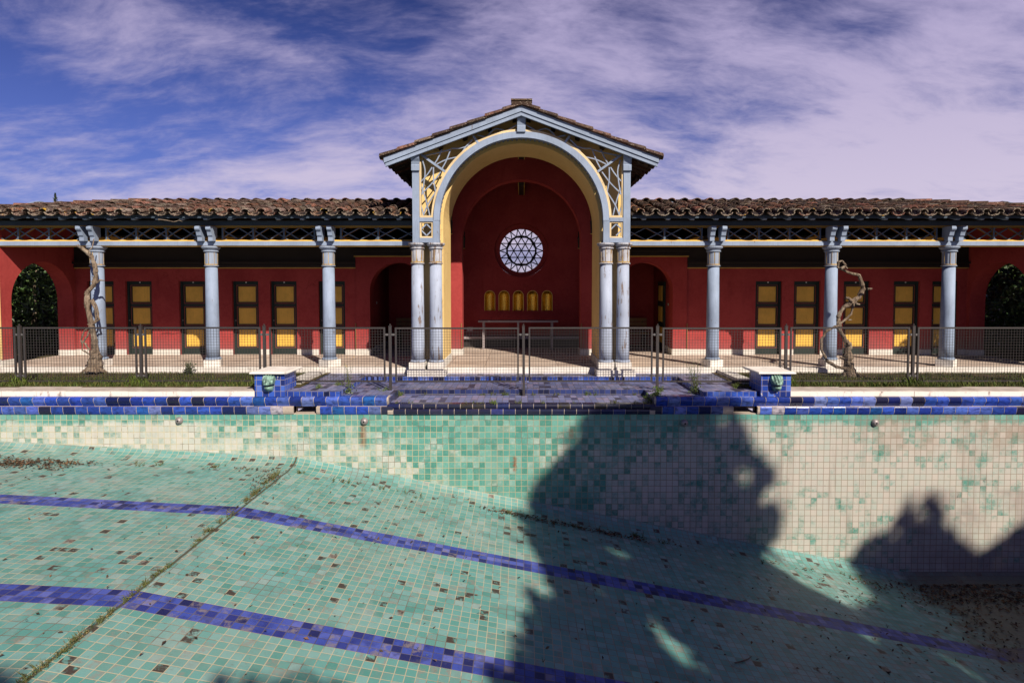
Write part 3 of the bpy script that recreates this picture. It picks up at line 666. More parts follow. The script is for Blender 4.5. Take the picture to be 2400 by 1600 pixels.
def doorspan(x): return [(x - 0.375, 0.06), (x - 0.375, 2.215), (x + 0.375, 2.215), (x + 0.375, 0.06)]
DL = [-5.39, -6.765, -7.85, -9.36, -10.88, -11.96]; DR = [7.035, 8.125, 9.535, 10.955, 12.05]
for s, D in ((-1, DL), (1, DR)):
    m = MB(); a, b = (-12.66, -4.69) if s < 0 else (4.69, 12.66)
    m.plate([(a, 0), (b, 0), (b, 3.5), (a, 3.5)], [doorspan(x) for x in D], 16.98, 17.25)
    wl = part('cabin_wall', m, ['red_plaster'])
    m = MB(); ed = [a + 0.002] + [v for x in sorted(D) for v in (x - 0.375, x + 0.375)] + [b - 0.002]
    for u, v in zip(ed[0::2], ed[1::2]): m.box(u, v, 16.962, 16.982, FZ, 0.275)
    part('white_skirting', m, ['white_base'], wl)
    m = MB(); m.box(a, b, 16.94, 16.978, 2.575, 2.60, 1); m.box(a, b, 16.90, 16.978, 2.602, 2.66, 0); m.box(a, b, 16.86, 16.978, 2.70, 2.76, 0); m.box(a, b, 16.93, 16.976, 2.66, 2.70); m.box(a, b, 16.95, 16.977, 2.76, 3.5)
    part('cornice', m, ['dark_shaded_timber', 'yellow_paint'], wl)

def make_door():
    d = MB(); z0, z1 = 0.0, 2.09; w_ = 0.372
    wins = [(0.352 - FZ, 0.828 - FZ), (0.987 - FZ, 1.449 - FZ), (1.619 - FZ, 2.079 - FZ - 0.02)]
    pw_ = 0.25
    d.plate([(-w_, z0), (w_, z0), (w_, z1), (-w_, z1)], [[(-pw_, a), (-pw_, b), (pw_, b), (pw_, a)] for a, b in wins], 0.11, 0.17)
    for sx in (-1, 1): a, b = sorted((sx * w_, sx * (w_ - 0.055))); d.box(a, b, 0.075, 0.1095, z0, z1)
    d.box(-w_ + 0.056, w_ - 0.056, 0.075, 0.1095, z1 - 0.05, z1)
    o = d.build('door', M('door_green'), H, (0, 16.98, FZ))
    for a, b in wins:
        p_ = MB(); p_.box(-pw_ - 0.01, pw_ + 0.01, 0.128, 0.15, a - 0.01, b + 0.01); p_.build('door_panel', M('door_yellow'), o, (0, 16.98, FZ))
    r_ = MB()
    for a, b in wins:
        for (x0, x1, q0, q1) in ((-pw_ - 0.04, pw_ + 0.04, a - 0.045, a - 0.03), (-pw_ - 0.04, pw_ + 0.04, b + 0.03, b + 0.042), (-pw_ - 0.042, -pw_ - 0.03, a - 0.03, b + 0.03), (pw_ + 0.03, pw_ + 0.042, a - 0.03, b + 0.03)):
            if q1 < z1 - 0.055: r_.box(x0, x1, 0.1055, 0.1098, q0, q1)
    r_.build('moulding', M('red_moulding'), o, (0, 16.98, FZ))
    k_ = MB(); k_.lathe([(0.006, 0), (0.02, 0.01), (0.022, 0.03), (0.008, 0.045)], 10)
    kk = k_.build('handle', M('steel'), o, (-0.335 + 0.03, 16.98 + 0.075, FZ + 0.98)); kk.rotation_euler = (PI / 2, 0, 0)
    k_ = MB(); k_.box(-0.018, 0.018, 0.068, 0.0745, 2.045, 2.075); k_.build('number_stud', M('plate_white'), o, (0, 16.98, FZ))
    return o
d0 = None
for x in DL + DR:
    if d0 is None: d0 = make_door(); d0.location.x = x; WL[d0] = Vector((x, 16.98, FZ)); x0_ = x
    else:
        c_ = d0.copy(); link(c_, H, (x, 16.98, FZ))
        for ch in d0.children: q = ch.copy(); col.objects.link(q); q.parent = c_; q.location = ch.location.copy()
for ch in d0.children: pass

# central wall with arch and passages
GA = lambda x: 6.10 - 0.371 * abs(x)
m = MB()
m.plate([(-4.69, 0), (4.69, 0), (4.69, 3.4), (2.55, 3.4), (2.55, GA(2.55)), (0, GA(0)), (-2.55, GA(2.55)), (-2.55, 3.4), (-4.69, 3.4)],
        [arch(-1.68, 1.68, 0.05, 3.38, 36), arch(-4.29, -2.69, 0.05, 1.94), arch(2.69, 4.29, 0.05, 1.94)], 16.92, 17.32)
cw = part('arch_wall', m, ['red_plaster'])
m = MB()
for (a, b) in ((-4.705, -4.29), (-2.69, -1.68), (1.68, 2.69), (4.29, 4.705)): m.box(a, b, 16.90, 16.922, FZ, 0.29)
for x, s in ((-4.29, 1), (-2.69, -1), (-1.68, 1), (1.68, -1), (2.69, 1), (4.29, -1)):
    a, b = sorted((x, x + s * 0.016)); m.box(a, b, 16.90, 17.34, FZ, 0.29)
part('white_skirting', m, ['white_base'], cw)
m = MB()
for a, b in ((-4.72, -2.55), (2.55, 4.72)):
    m = MB(); m.box(a, b, 16.86, 16.918, 2.90, 2.925, 1); m.box(a, b, 16.82, 16.918, 2.927, 2.99); m.box(a, b, 16.78, 16.916, 3.03, 3.1); m.box(a, b, 16.85, 16.917, 2.99, 3.03); m.box(a, b, 16.88, 16.917, 3.1, 3.4)
    part('cornice', m, ['dark_shaded_timber', 'yellow_paint'], cw)
# plaster drip strips where walls meet
m = MB()
for x in (-4.70, 4.70, -1.70, 1.70): m = MB(); m.box(x - 0.012, x + 0.012, 16.895, 16.9195, 0.29, 1.02); part('edge_guard', m, ['bench_wood'], cw)

# side passages
for s in (-1, 1):
    m = MB(); a, b = (-4.34, -2.62) if s < 0 else (2.62, 4.34)
    m.box(a, b, 19.6, 19.75, 0, 3.0); m.box(a - 0.15, a, 17.322, 19.75, 0, 3.0); m.box(b, b + 0.15, 17.322, 19.75, 0, 3.0); m.box(a - 0.15, b + 0.15, 17.322, 19.75, 3.0, 3.1)
    pr = part('passage', m, ['red_plaster'])
    m = MB(); ox = s * 4.34; i0, i1 = sorted((ox, ox - s * 0.02)); m.box(i0, i1, 17.345, 19.58, FZ, 0.29); part('white_skirting', m, ['white_base'], pr)
    if s > 0:
        m = MB(); m.box(4.28, 4.335, 17.95, 18.75, FZ, 2.2); dd = part('passage_door', m, ['door_green'])
        for a_, b_ in ((0.35, 0.83), (0.99, 1.45), (1.62, 2.08)):
            m = MB(); m.box(4.262, 4.279, 18.12, 18.58, a_, b_); part('door_panel', m, ['door_yellow'], dd)
    bt = empty('bench', (s * 3.45, 19.25, FZ))
    m = MB(); c_ = s * 3.45
    for k in range(3): m.box(c_ - 0.62, c_ + 0.62, 18.95 + 0.13 * k, 19.07 + 0.13 * k, 0.54, 0.58)
    m.build('seat', M('bench_wood'), bt)
    m = MB()
    for k in range(3): m.box(c_ - 0.62, c_ + 0.62, 19.38, 19.415, 0.66 + 0.13 * k, 0.77 + 0.13 * k)
    m.build('backrest', M('bench_wood'), bt)
    for sx in (-0.5, 0.5):
        m = MB(); m.box(c_ + sx - 0.03, c_ + sx + 0.03, 18.97, 19.03, FZ, 0.538); m.box(c_ + sx - 0.03, c_ + sx + 0.03, 19.42, 19.48, FZ, 1.0); m.box(c_ + sx - 0.028, c_ + sx + 0.028, 19.03, 19.42, 0.47, 0.538)
        m.build('leg', M('dark_iron'), bt)
    tag(bt, 'brown slatted bench at the back of the dark passage ' + ('left' if s < 0 else 'right') + ' of the portico', 'bench', 'benches in the side passages')

# hall behind the arch
m = MB()
for s in (-1, 1):
    a, b = sorted((s * 2.12, s * 2.55)); m.box(a, b, 17.322, 19.3, 0, GA(2.55)); m.box(a, b, 15.852, 16.918, 3.1, GA(2.55))
part('hall_wall', m, ['red_plaster'])
WC = 3.215; RO = 0.86
circ = lambda r, n=48: [(r * math.cos(2 * PI * i / n), WC + r * math.sin(2 * PI * i / n)) for i in range(n)]
NX = [-1.02, -0.56, -0.10, 0.36, 0.83]
nich = [arch(x - 0.165, x + 0.165, 1.27, 1.75, 14) for x in NX]
m = MB(); m.plate([(-2.55, 0), (2.55, 0), (2.55, GA(2.55)), (0, GA(0)), (-2.55, GA(2.55))], [circ(RO)] + nich, 19.302, 19.75)
bw = part('rear_wall', m, ['red_plaster'])
m = MB(); m.plate(circ(RO - 0.002), [circ(0.70)], 19.50, 19.60); rw = part('rose_window', m, ['red_plaster'])
m = MB(); rr = 0.705; ri = 0.47; y0, y1 = 19.53, 19.57
def seg(p, q, w_=0.032): m.bar((p[0], 19.55, WC + p[1]), (q[0], 19.55, WC + q[1]), w_, 0.04)
for i in range(40):
    a, b = 2 * PI * i / 40, 2 * PI * (i + 1) / 40; seg((ri * math.cos(a), ri * math.sin(a)), (ri * math.cos(b), ri * math.sin(b)), 0.06)
for i in range(18):
    a = 2 * PI * i / 18; b = a + PI / 18; c_ = a + PI / 9
    seg((rr * math.cos(a), rr * math.sin(a)), (ri * math.cos(b), ri * math.sin(b))); seg((ri * math.cos(b), ri * math.sin(b)), (rr * math.cos(c_), rr * math.sin(c_)))
for k in range(3):
    a = PI / 3 * k; dx, dz = math.cos(a), math.sin(a)
    for j in (-2, -1, 0, 1, 2):
        o_ = j * 0.215; h_ = math.sqrt(max(0, ri * ri - o_ * o_)); seg((-dz * o_ - dx * h_, dx * o_ - dz * h_), (-dz * o_ + dx * h_, dx * o_ + dz * h_))
part('tracery', m, ['dark_iron'], rw)
m = MB(); m.face([(x, 19.585, z) for x, z in circ(0.71)]); part('pane', m, ['pane_glass'], rw)
for x in NX:
    m = MB(); n = 12; r = 0.164; zs = 1.75
    for i in range(n):
        a, b = PI * i / n, PI * (i + 1) / n
        pa = (x - r * math.cos(a), 19.304 + r * 1.1 * math.sin(a)); pb = (x - r * math.cos(b), 19.304 + r * 1.1 * math.sin(b))
        m.face([(pa[0], pa[1], 1.272), (pb[0], pb[1], 1.272), (pb[0], pb[1], zs), (pa[0], pa[1], zs)])
        for j in range(6):
            e0, e1 = PI / 2 * j / 6, PI / 2 * (j + 1) / 6
            f_ = lambda A, E_: (x - r * math.cos(A) * math.cos(E_), 19.304 + r * 1.1 * math.sin(A) * math.cos(E_), zs + r * math.sin(E_))
            m.face([f_(a, e0), f_(b, e0), f_(b, e1), f_(a, e1)])
    ni = part('niche', m, ['gold'], smooth=True)
    m = MB(); ap = arch(x - 0.168, x + 0.168, 1.27, 1.75, 16)
    for (p, q) in zip(ap, ap[1:]): m.bar((p[0], 19.296, p[1]), (q[0], 19.296, q[1]), 0.018, 0.02)
    part('niche_rim', m, ['gold_rim'], ni)
m = MB(); m.box(-2.1, 2.1, 18.86, 19.30, 0.40, 0.47); m.box(-2.1, 2.1, 18.98, 19.30, FZ, 0.398, 1); part('wall_seat', m, ['table_grey', 'dark_iron'])  # dark block below the seat stands in for the shadow there
m = MB(); m.box(-1.75, -1.57, 19.285, 19.30, 0.62, 0.74); part('socket_box', m, ['plate_white'])
tb = empty('serving_table', (-0.1, 18.6, FZ))
m = MB(); m.box(-1.33, 1.13, 18.35, 18.83, 0.955, 1.005); m.build('table_top', M('table_grey'), tb)
for x in (-1.17, -0.10, 0.95):
    m = MB()
    for y in (18.42, 18.76): m.bar((x, y, FZ), (x, y, 0.954), 0.06, 0.05); m.bar((x, y, 0.73), (x, y, 0.76), 0.075, 0.065)
    m.bar((x, 18.42, 0.85), (x, 18.76, 0.85), 0.04, 0.05, (0, 0, 1)); m.build('leg', M('table_grey'), tb)
tag(tb, 'long grey trestle table under the gold niches in the hall', 'table')

# lanterns
def lantern(x, y, z, lb, sc=1.0):
    r_ = empty('wall_lantern', (x, y, z)); m = MB()
    m.lathe([(0.062, -0.2), (0.085, 0.1)], 4, 0, 0); m.build('glass_body', M('lamp_glass'), r_, (x, y, z))
    m = MB(); m.lathe([(0.095, 0.10), (0.07, 0.14), (0.02, 0.22), (0.012, 0.27)], 6); m.lathe([(0.07, -0.225), (0.07, -0.2)], 6)
    m.bar((0, 0, 0.25), (0, 0.16, 0.25), 0.02, 0.02, (0, 0, 1)); m.box(-0.04, 0.04, 0.155, 0.175, 0.05, 0.32)
    for k in range(4):
        a = PI / 4 + PI / 2 * k; m.bar((0.064 * math.cos(a), 0.064 * math.sin(a), -0.2), (0.087 * math.cos(a), 0.087 * math.sin(a), 0.1), 0.012, 0.012)
    m.build('iron_frame', M('dark_iron'), r_, (x, y, z))
    m = MB(); m.lathe([(0.072, -0.24), (0.075, -0.226)], 6); m.build('brass_base', M('gold_rim'), r_, (x, y, z))
    tag(r_, lb, 'wall lantern', 'lanterns in the arched hall')
lantern(-1.99, 16.742, 3.76, 'dark lantern hanging on the red wall just left of the inner arch')
lantern(1.99, 16.742, 3.76, 'dark lantern hanging on the red wall just right of the inner arch')
lantern(-1.86, 19.12, 3.50, 'dim lantern deep in the hall, left of the rose window')
lantern(1.86, 19.12, 3.50, 'dim lantern deep in the hall, right of the rose window')

# number plates
STROKES = {'1': [((-0.008, 0.012), (0.002, 0.024)), ((0.002, 0.024), (0.002, -0.02))], '3': [((-0.012, 0.024), (0.011, 0.024)), ((0.011, 0.024), (0.011, -0.02)), ((-0.006, 0.003), (0.011, 0.003)), ((-0.012, -0.02), (0.011, -0.02))],
  '5': [((0.012, 0.024), (-0.01, 0.024)), ((-0.01, 0.024), (-0.01, 0.004)), ((-0.01, 0.004), (0.012, 0.004)), ((0.012, 0.004), (0.012, -0.02)), ((0.012, -0.02), (-0.012, -0.02))]}
def plate(txt, x, y, z, lb, rz):
    r_ = empty('number_plate', (x, y, z)); m = MB(); m.box(-0.055, -0.006, -0.008, 0.0, -0.03, 0.035); m.box(0.006, 0.055, -0.008, 0.0, -0.03, 0.035)
    b_ = m.build('plate', M('plate_white'), r_, (x, y, z))
    for ch, dx in zip(txt, (-0.0305, 0.0305)):
        m = MB()
        for p, q in STROKES[ch]: m.bar((dx + p[0], -0.0095, p[1]), (dx + q[0], -0.0095, q[1]), 0.006, 0.003)
        m.build('digit', M('dark_iron'), r_, (x, y, z))
    r_.rotation_euler = (0, 0, rz); tag(r_, lb, 'number plate')
plate('13', -4.332, 17.87, 1.57, 'small white number plate on the dark wall of the left passage', PI / 2)
plate('15', 4.332, 17.6, 1.53, 'small white number plate beside the door in the right passage', -PI / 2)

# ---- yellow vault and timber front
m = MB(); YF0 = 14.36
m.plate([(-2.55, 0), (2.55, 0), (2.55, GA(2.55) + 0.02), (0, GA(0) + 0.02), (-2.55, GA(2.55) + 0.02)], [arch(-1.87, 1.87, 0.05, 3.60, 40)], YF0, 15.85)
yv = part('yellow_arch', m, ['yellow_plaster'])
for s in (-1, 1):
    m = MB()
    for (u0, u1, v0, v1) in ((1.852, 2.568, YF0 - 0.018, YF0 - 0.001), (1.852, 1.87, YF0 - 0.001, 15.865), (2.55, 2.568, YF0 - 0.001, 15.865)):
        a, b = sorted((s * u0, s * u1)); m.box(a, b, v0, v1, FZ - 0.13, 0.31)
    part('white_skirting', m, ['white_base'], yv)

def column(name, shaft_mat, top, cap_mat='capital_paint'):
    """local origin at the plinth foot; top = height of the abacus top"""
    zc = top - 0.46
    sh = MB(); sh.lathe([(0.155, 0.22), (0.154, 0.5), (0.148, 1.3), (0.138, zc - 0.03)], 28)
    o = sh.build(name, M(shaft_mat), H, smooth=True)
    b = MB(); b.lathe([(0.165, 0.168), (0.182, 0.178), (0.186, 0.195), (0.178, 0.21), (0.16, 0.222)], 28); b.build('base', M(shaft_mat), o, smooth=True)
    p_ = MB(); p_.box(-0.185, 0.185, -0.185, 0.185, 0.0, 0.168); p_.build('plinth', M('stone'), o)
    c = MB(); c.lathe([(0.14, zc - 0.03), (0.165, zc - 0.025), (0.17, zc - 0.012), (0.15, zc)], 28)
    c.lathe([(0.142, zc + 0.03), (0.146, top - 0.14)], 14)
    c.lathe([(0.150, top - 0.14), (0.172, top - 0.133), (0.176, top - 0.115), (0.16, top - 0.1)], 28)
    c.lathe([(0.15, top - 0.10), (0.19, top - 0.062), (0.215, top - 0.04), (0.218, top - 0.01), (0.205, top)], 28)
    c.build('capital', M(cap_mat), o)
    gl = MB(); gl.lathe([(0.15, zc), (0.153, zc + 0.01), (0.153, zc + 0.025), (0.146, zc + 0.031)], 28)
    for k in range(0, 14, 2):
        a = 2 * PI * (k + 0.5) / 14; gl.bar((0.144 * math.cos(a), 0.144 * math.sin(a), zc + 0.032), (0.147 * math.cos(a), 0.147 * math.sin(a), top - 0.141), 0.012, 0.008, (math.cos(a), math.sin(a), 0))
    gl.build('gold_fillet', M('gold_fillet'), o)
    return o
c0 = column('column', 'blue_paint', 2.93); first = True
CY_ = 14.62
for x in (-10.36, -7.572, -4.71, 4.69, 7.572, 10.44):
    if first: c0.location = Vector((x, CY_, FZ)) - WL[H]; WL[c0] = Vector((x, CY_, FZ)); first = False
    else:
        c_ = c0.copy(); link(c_, H, (x, CY_, FZ))
        for ch in c0.children: q = ch.copy(); col.objects.link(q); q.parent = c_; q.location = ch.location.copy(); q.rotation_euler = (0, 0, R.random())
c1_ = column('portico_column', 'blue_peeling', 2.96, 'capital_peeling'); first = True
for i, x in enumerate((-2.44, -2.01, 1.99, 2.39)):
    if first: c1_.location = Vector((x, 14.06, FZ + 0.01)) - WL[H]; WL[c1_] = Vector((x, 14.06, FZ + 0.01)); first = False; c_ = c1_
    else:
        c_ = c1_.copy(); link(c_, H, (x, 14.06, FZ + 0.01))
        for ch in c1_.children: q = ch.copy(); col.objects.link(q); q.parent = c_; q.location = ch.location.copy()
    for q in c_.children:
        if q.name.split('.')[0] != 'plinth': q.rotation_euler = (0, 0, i * 1.7)
for s in (-1, 1):
    m = MB(); a, b = sorted((s * 1.76, s * 2.66)); m.box(a, b, 13.83, 14.335, -0.05, FZ + 0.009); part('column_slab', m, ['stone'])

# timber arch front
TY0, TY1 = 13.89, 14.02
gp = None
for s in (-1, 1):
    m = MB(); a, b = sorted((s * 2.36, s * 2.52)); m.box(a, b, TY0, TY1, 3.09, 5.1)
    a, b = sorted((s * 1.90, s * 2.045)); m.box(a, b, TY0 + 0.003, TY1, 3.09, 3.62)
    a, b = sorted((s * 2.048, s * 2.357)); m.box(a, b, TY0 + 0.006, TY1 - 0.003, 3.095, 3.205); m.box(a, b, TY0 + 0.004, TY1 - 0.003, 3.58, 3.67)
    gq = part('portico_post', m, ['blue_paint']); gp = gp or gq
m = MB(); n = 56; ZC = 3.605
for i in range(n):
    a, b = PI * i / n, PI * (i + 1) / n
    for (ri_, ro_, y0_, y1_, mi) in ((1.895, 2.035, TY0 - 0.004, TY1 + 0.01, 0), (2.036, 2.095, TY0 + 0.035, TY1 - 0.01, 1)):
        q = [(-r * math.cos(A), y, ZC + r * math.sin(A)) for r in (ri_, ro_) for A in (a, b) for y in (y0_, y1_)]
        m.mesh(q, [(0, 2, 6, 4), (1, 5, 7, 3), (0, 1, 3, 2), (4, 6, 7, 5)], mi)
ring = part('arch_ring', m, ['blue_paint', 'cream_paint'], gp)
m = MB()
for s in (-1, 1):
    for z0_, z1_ in ((3.205, 3.24), (3.545, 3.58), (3.67, 3.72)): a, b = sorted((s * 2.048, s * 2.357)); m.box(a, b, TY0 + 0.03, TY1 - 0.01, z0_, z1_)
    for x0_, x1_ in ((2.048, 2.085), (2.32, 2.357)):
        a, b = sorted((s * x0_, s * x1_)); m.box(a, b, TY0 + 0.03, TY1 - 0.01, 3.24, 3.545)
        if x0_ > 2.2: m.box(a, b, TY0 + 0.03, TY1 - 0.01, 3.72, 4.95)
part('cream_trim', m, ['cream_paint'], gp)
# tie battens between the ring and the vault
m = MB()
for i in range(2, 55):
    a = PI * (i + 0.5) / 57; r = 1.96
    p = (-r * math.cos(a), ZC + r * math.sin(a)); m.bar((p[0], TY1 + 0.01, p[1]), (p[0], YF0 - 0.002, p[1]), 0.030, 0.05, (math.cos(a), 0, -math.sin(a)))
for s in (-1, 1):
    for z in (3.13, 3.62): a = s * 1.97; m.bar((a, TY1 + 0.01, z), (a, YF0 - 0.002, z), 0.07, 0.10, (0, 0, 1))
    for z0_, z1_ in ((3.2, 3.4), (3.4, 3.6), (3.4, 3.2), (3.6, 3.4)): m.bar((s * 1.97, TY1 + 0.02, z0_), (s * 1.97, YF0 - 0.01, z1_), 0.03, 0.03, (1, 0, 0))
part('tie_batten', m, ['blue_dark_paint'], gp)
m = MB()
for i in range(60):
    a, b = PI * i / 60, PI * (i + 1) / 60
    if R.random() < 0.16 and (12 < i < 26 or i > 40): b -= (b - a) * 0.35
    q = [(-r * math.cos(A), y, ZC + r * math.sin(A)) for r in (2.04, 2.055) for A in (a, b) for y in (TY1 + 0.012, YF0 - 0.001)]
    m.mesh(q, [(0, 2, 6, 4), (1, 5, 7, 3), (0, 1, 3, 2), (4, 6, 7, 5)], 0)
part('arch_cover_board', m, ['blue_in_shade'], gp)
# lattice (measured battens, mirrored)
LT = [[(-2.289, 4.996), (-2.23, 4.772), (-2.247, 4.532), (-2.302, 4.201)], [(-2.064, 4.832), (-2.186, 4.652), (-2.369, 4.457)],
 [(-2.033, 4.832), (-2.035, 4.547), (-1.984, 4.246)], [(-1.868, 4.727), (-2.051, 4.487), (-2.279, 4.261), (-2.37, 4.201)],
 [(-2.36, 4.44), (-2.323, 4.39), (-2.264, 4.231), (-2.212, 4.069), (-2.12, 3.69)], [(-2.289, 5.086), (-1.911, 5.161), (-1.638, 5.236)],
 [(-1.835, 5.236), (-1.926, 5.041), (-2.003, 4.922)], [(-1.638, 5.236), (-1.738, 4.981), (-1.837, 4.802)], [(-1.957, 4.907), (-1.73, 5.011), (-1.473, 5.071)],
 [(-1.623, 5.266), (-1.457, 5.266), (-1.276, 5.31), (-1.079, 5.37)], [(-1.412, 5.101), (-1.276, 5.31), (-1.124, 5.46)], [(-1.019, 5.385), (-0.822, 5.519), (-0.611, 5.534)],
 [(-1.018, 5.564), (-0.807, 5.519)], [(-0.807, 5.519), (-0.596, 5.713), (-0.354, 5.654)], [(-0.536, 5.549), (-0.234, 5.728), (-0.113, 5.80)],
 [(-0.36, 5.655), (-0.11, 5.62)], [(-1.99, 4.26), (-2.179, 3.961), (-2.283, 3.70)], [(-2.36, 4.03), (-2.30, 3.86), (-2.27, 3.70)]]
def smooth(pts, k=4):
    if len(pts) < 3: return pts
    o = []; P = [pts[0]] + list(pts) + [pts[-1]]
    for i in range(1, len(P) - 2):
        for j in range(k):
            u = j / k; r_ = []
            for d_ in (0, 1):
                a, b, c, e_ = (P[i + q][d_] for q in (-1, 0, 1, 2)); r_.append(0.5 * (2 * b + (c - a) * u + (2 * a - 5 * b + 4 * c - e_) * u * u + (3 * b - a - 3 * c + e_) * u ** 3))
            o.append(tuple(r_))
    return o + [pts[-1]]
for s in (1, -1):
    m = MB()
    for k, l in enumerate(LT):
        yo = 13.93 + 0.006 * (k % 5); m.strip([(s * x, z) for x, z in smooth(l)], 0.026, yo, yo + 0.034)
    sl_ = part('spandrel_lattice', m, ['blue_paint', 'cream_paint'], gp); m = MB()
    for a, b, w_ in (((-2.32, 5.12), (-1.762, 4.727), 0.05), ((-1.115, 5.545), (-1.0, 5.385), 0.05)): m.strip([(s * a[0], a[1]), (s * b[0], b[1])], w_, 13.918, 13.99)
    part('brace', m, ['blue_paint', 'cream_paint'], gp); m = MB()
    for k in range(4):   # lozenge in the small square panel
        a, b = PI / 2 * k, PI / 2 * (k + 1); r_ = 0.135
        if s > 0 or k not in (2,): m.strip([(s * -2.203 + r_ * math.cos(a), 3.393 + r_ * math.sin(a)), (s * -2.203 + r_ * math.cos(b), 3.393 + r_ * math.sin(b))], 0.028, 13.94, 13.985)
    part('lozenge', m, ['blue_paint', 'cream_paint'], gp)
# brackets under the gable
def sbracket(pts, x0, x1, m_=0):
    mm = MB(); n = len(pts)
    vs = [(x0, y, z) for y, z in pts] + [(x1, y, z) for y, z in pts]
    mm.mesh(vs, [(i, (i + 1) % n, n + (i + 1) % n, n + i) for i in range(n)], m_)
    tri = tessellate_polygon([[Vector((y, z, 0)) for y, z in pts]])
    mm.mesh(vs[:n], [tuple(t_) for t_ in tri], m_); mm.mesh(vs[n:], [tuple(t_) for t_ in tri], m_); return mm
CB = [(13.885, 5.14), (13.79, 5.14), (13.79, 5.02), (13.80, 5.0), (13.835, 4.95), (13.855, 4.88), (13.84, 4.86), (13.84, 4.74), (13.885, 4.74)]
for s in (-1, 1): a, b = sorted((s * 2.345, s * 2.53)); part('corner_bracket', sbracket(CB, a, b), ['blue_paint'])
KB = [(y, z + 0.89) for y, z in CB[:-2]] + [(13.84, 5.62), (13.885, 5.62)]; KB[0] = (13.885, 5.95); KB[1] = (13.79, 5.95); part('ridge_bracket', sbracket(KB, -0.095, 0.095), ['blue_paint'])

# gable roof
RZ = lambda x: 6.18 - 0.371 * abs(x)
XE = 3.17
for s in (-1, 1):
    m = MB(); a, b = sorted((0, s * XE))
    def slope(z_top, z_bot, x0_, x1_, y0_, y1_, mi=0):
        vs = [(x, y, RZ(x) + dz) for dz in (z_bot, z_top) for y in (y0_, y1_) for x in (s * x0_, s * x1_)]
        m.mesh(vs, [(0, 2, 3, 1), (0, 1, 5, 4), (1, 3, 7, 5), (3, 2, 6, 7), (2, 0, 4, 6), (4, 5, 7, 6)], mi)
    slope(-0.005, -0.135, 0.0, 3.13, 13.70, 13.76); slope(-0.14, -0.225, 0.0, 3.10, 13.725, 13.785)
    part('bargeboard', m, ['blue_paint'])
    m = MB(); slope(0.0, -0.03, 0.0, XE, 13.765, 20.2); rd = part('portico_roof', m, ['dark_shaded_timber'])
    m = MB()
    for k in range(6): u = 0.12 + k * 0.58; slope(-0.032, -0.16, u, u + 0.09, 13.79, 14.35); slope(-0.032, -0.16, u, u + 0.09, 15.86, 19.3)
    slope(-0.032, -0.05, 0.0, 2.12, 15.86, 19.29, 1)
    part('purlin', m, ['dark_shaded_timber', 'yellow_paint'], rd)
m = MB(); m.box(-0.075, 0.075, 15.86, 16.915, 5.62, 6.12); m.box(-0.095, -0.076, 15.86, 16.915, 5.62, 6.05, 1); m.box(0.076, 0.095, 15.86, 16.915, 5.62, 6.05, 1); m.box(-0.075, 0.075, 17.325, 19.29, 4.98, 5.3); m.box(-0.095, -0.076, 17.325, 19.29, 4.98, 5.3, 1); m.box(0.076, 0.095, 17.325, 19.29, 4.98, 5.3, 1); part('ridge_beam', m, ['dark_shaded_timber', 'yellow_paint'])

TC = [(0.11, 0.058, 0.044), (0.16, 0.070, 0.047), (0.08, 0.046, 0.036), (0.06, 0.038, 0.032), (0.21, 0.095, 0.065), (0.07, 0.045, 0.037), (0.17, 0.125, 0.10)]
def barrel(mb, o, u, v, nrm, L, r0, r1, c, up=True, n=7):
    vs = []
    for (q, r) in ((0, r0), (L, r1)):
        for k in range(n + 1):
            a = PI * k / n; vs.append(o + v * q + u * (-r * math.cos(a)) + nrm * (r * math.sin(a) * (0.85 if up else -0.6)))
    fs = [(k, k + 1, n + 2 + k, n + 1 + k) for k in range(n)]
    th = 0.02
    vi = []
    for (q, r) in ((0, r0 - th), (L, r1 - th)):
        for k in range(n + 1):
            a = PI * k / n; vi.append(o + v * q + u * (-r * math.cos(a)) + nrm * (r * math.sin(a) * (0.85 if up else -0.6)))
    N = len(vs); vs += vi
    fs += [(N + k + 1, N + k, N + n + 1 + k, N + n + 2 + k) for k in range(n)] + [(k + 1, k, N + k, N + k + 1) for k in range(n)]
    mb.mesh(vs, fs, 0, c)
def tile_roof(mb, o, u, v, nu, nv, su, sv, keep=None, r=0.105):
    u = Vector(u).normalized(); v = Vector(v).normalized(); nrm = u.cross(v).normalized()
    if nrm.z < 0: nrm = -nrm
    o = Vector(o)
    for i in range(nu):
        for j in range(nv):
            q = o + u * (i + 0.5) * su + v * j * sv
            if keep and not keep(q + v * sv * 0.6): continue
            jx = (R.random() - 0.5) * 0.05; jy = (R.random() - 0.5) * 0.07; tl = nrm * (0.012 + (R.random()) * 0.022)
            barrel(mb, q + u * (su * 0.5 + jx * 0.4) + v * jy * 0.5 + nrm * 0.058, u, v, nrm, sv * 1.18, su * 0.40, su * 0.34, jit(R.choice(TC), 0.3), False, 5)
            vv = (v + nrm * (-0.045)).normalized(); uu = (u + v * (R.random() - 0.5) * 0.12).normalized()
            barrel(mb, q + u * jx + v * jy + nrm * (0.030 + 0.012) + tl, uu, vv, nrm, sv * 1.2, r * (1 + (R.random() - .5) * .1), r * 0.8, jit(R.choice(TC), 0.35))
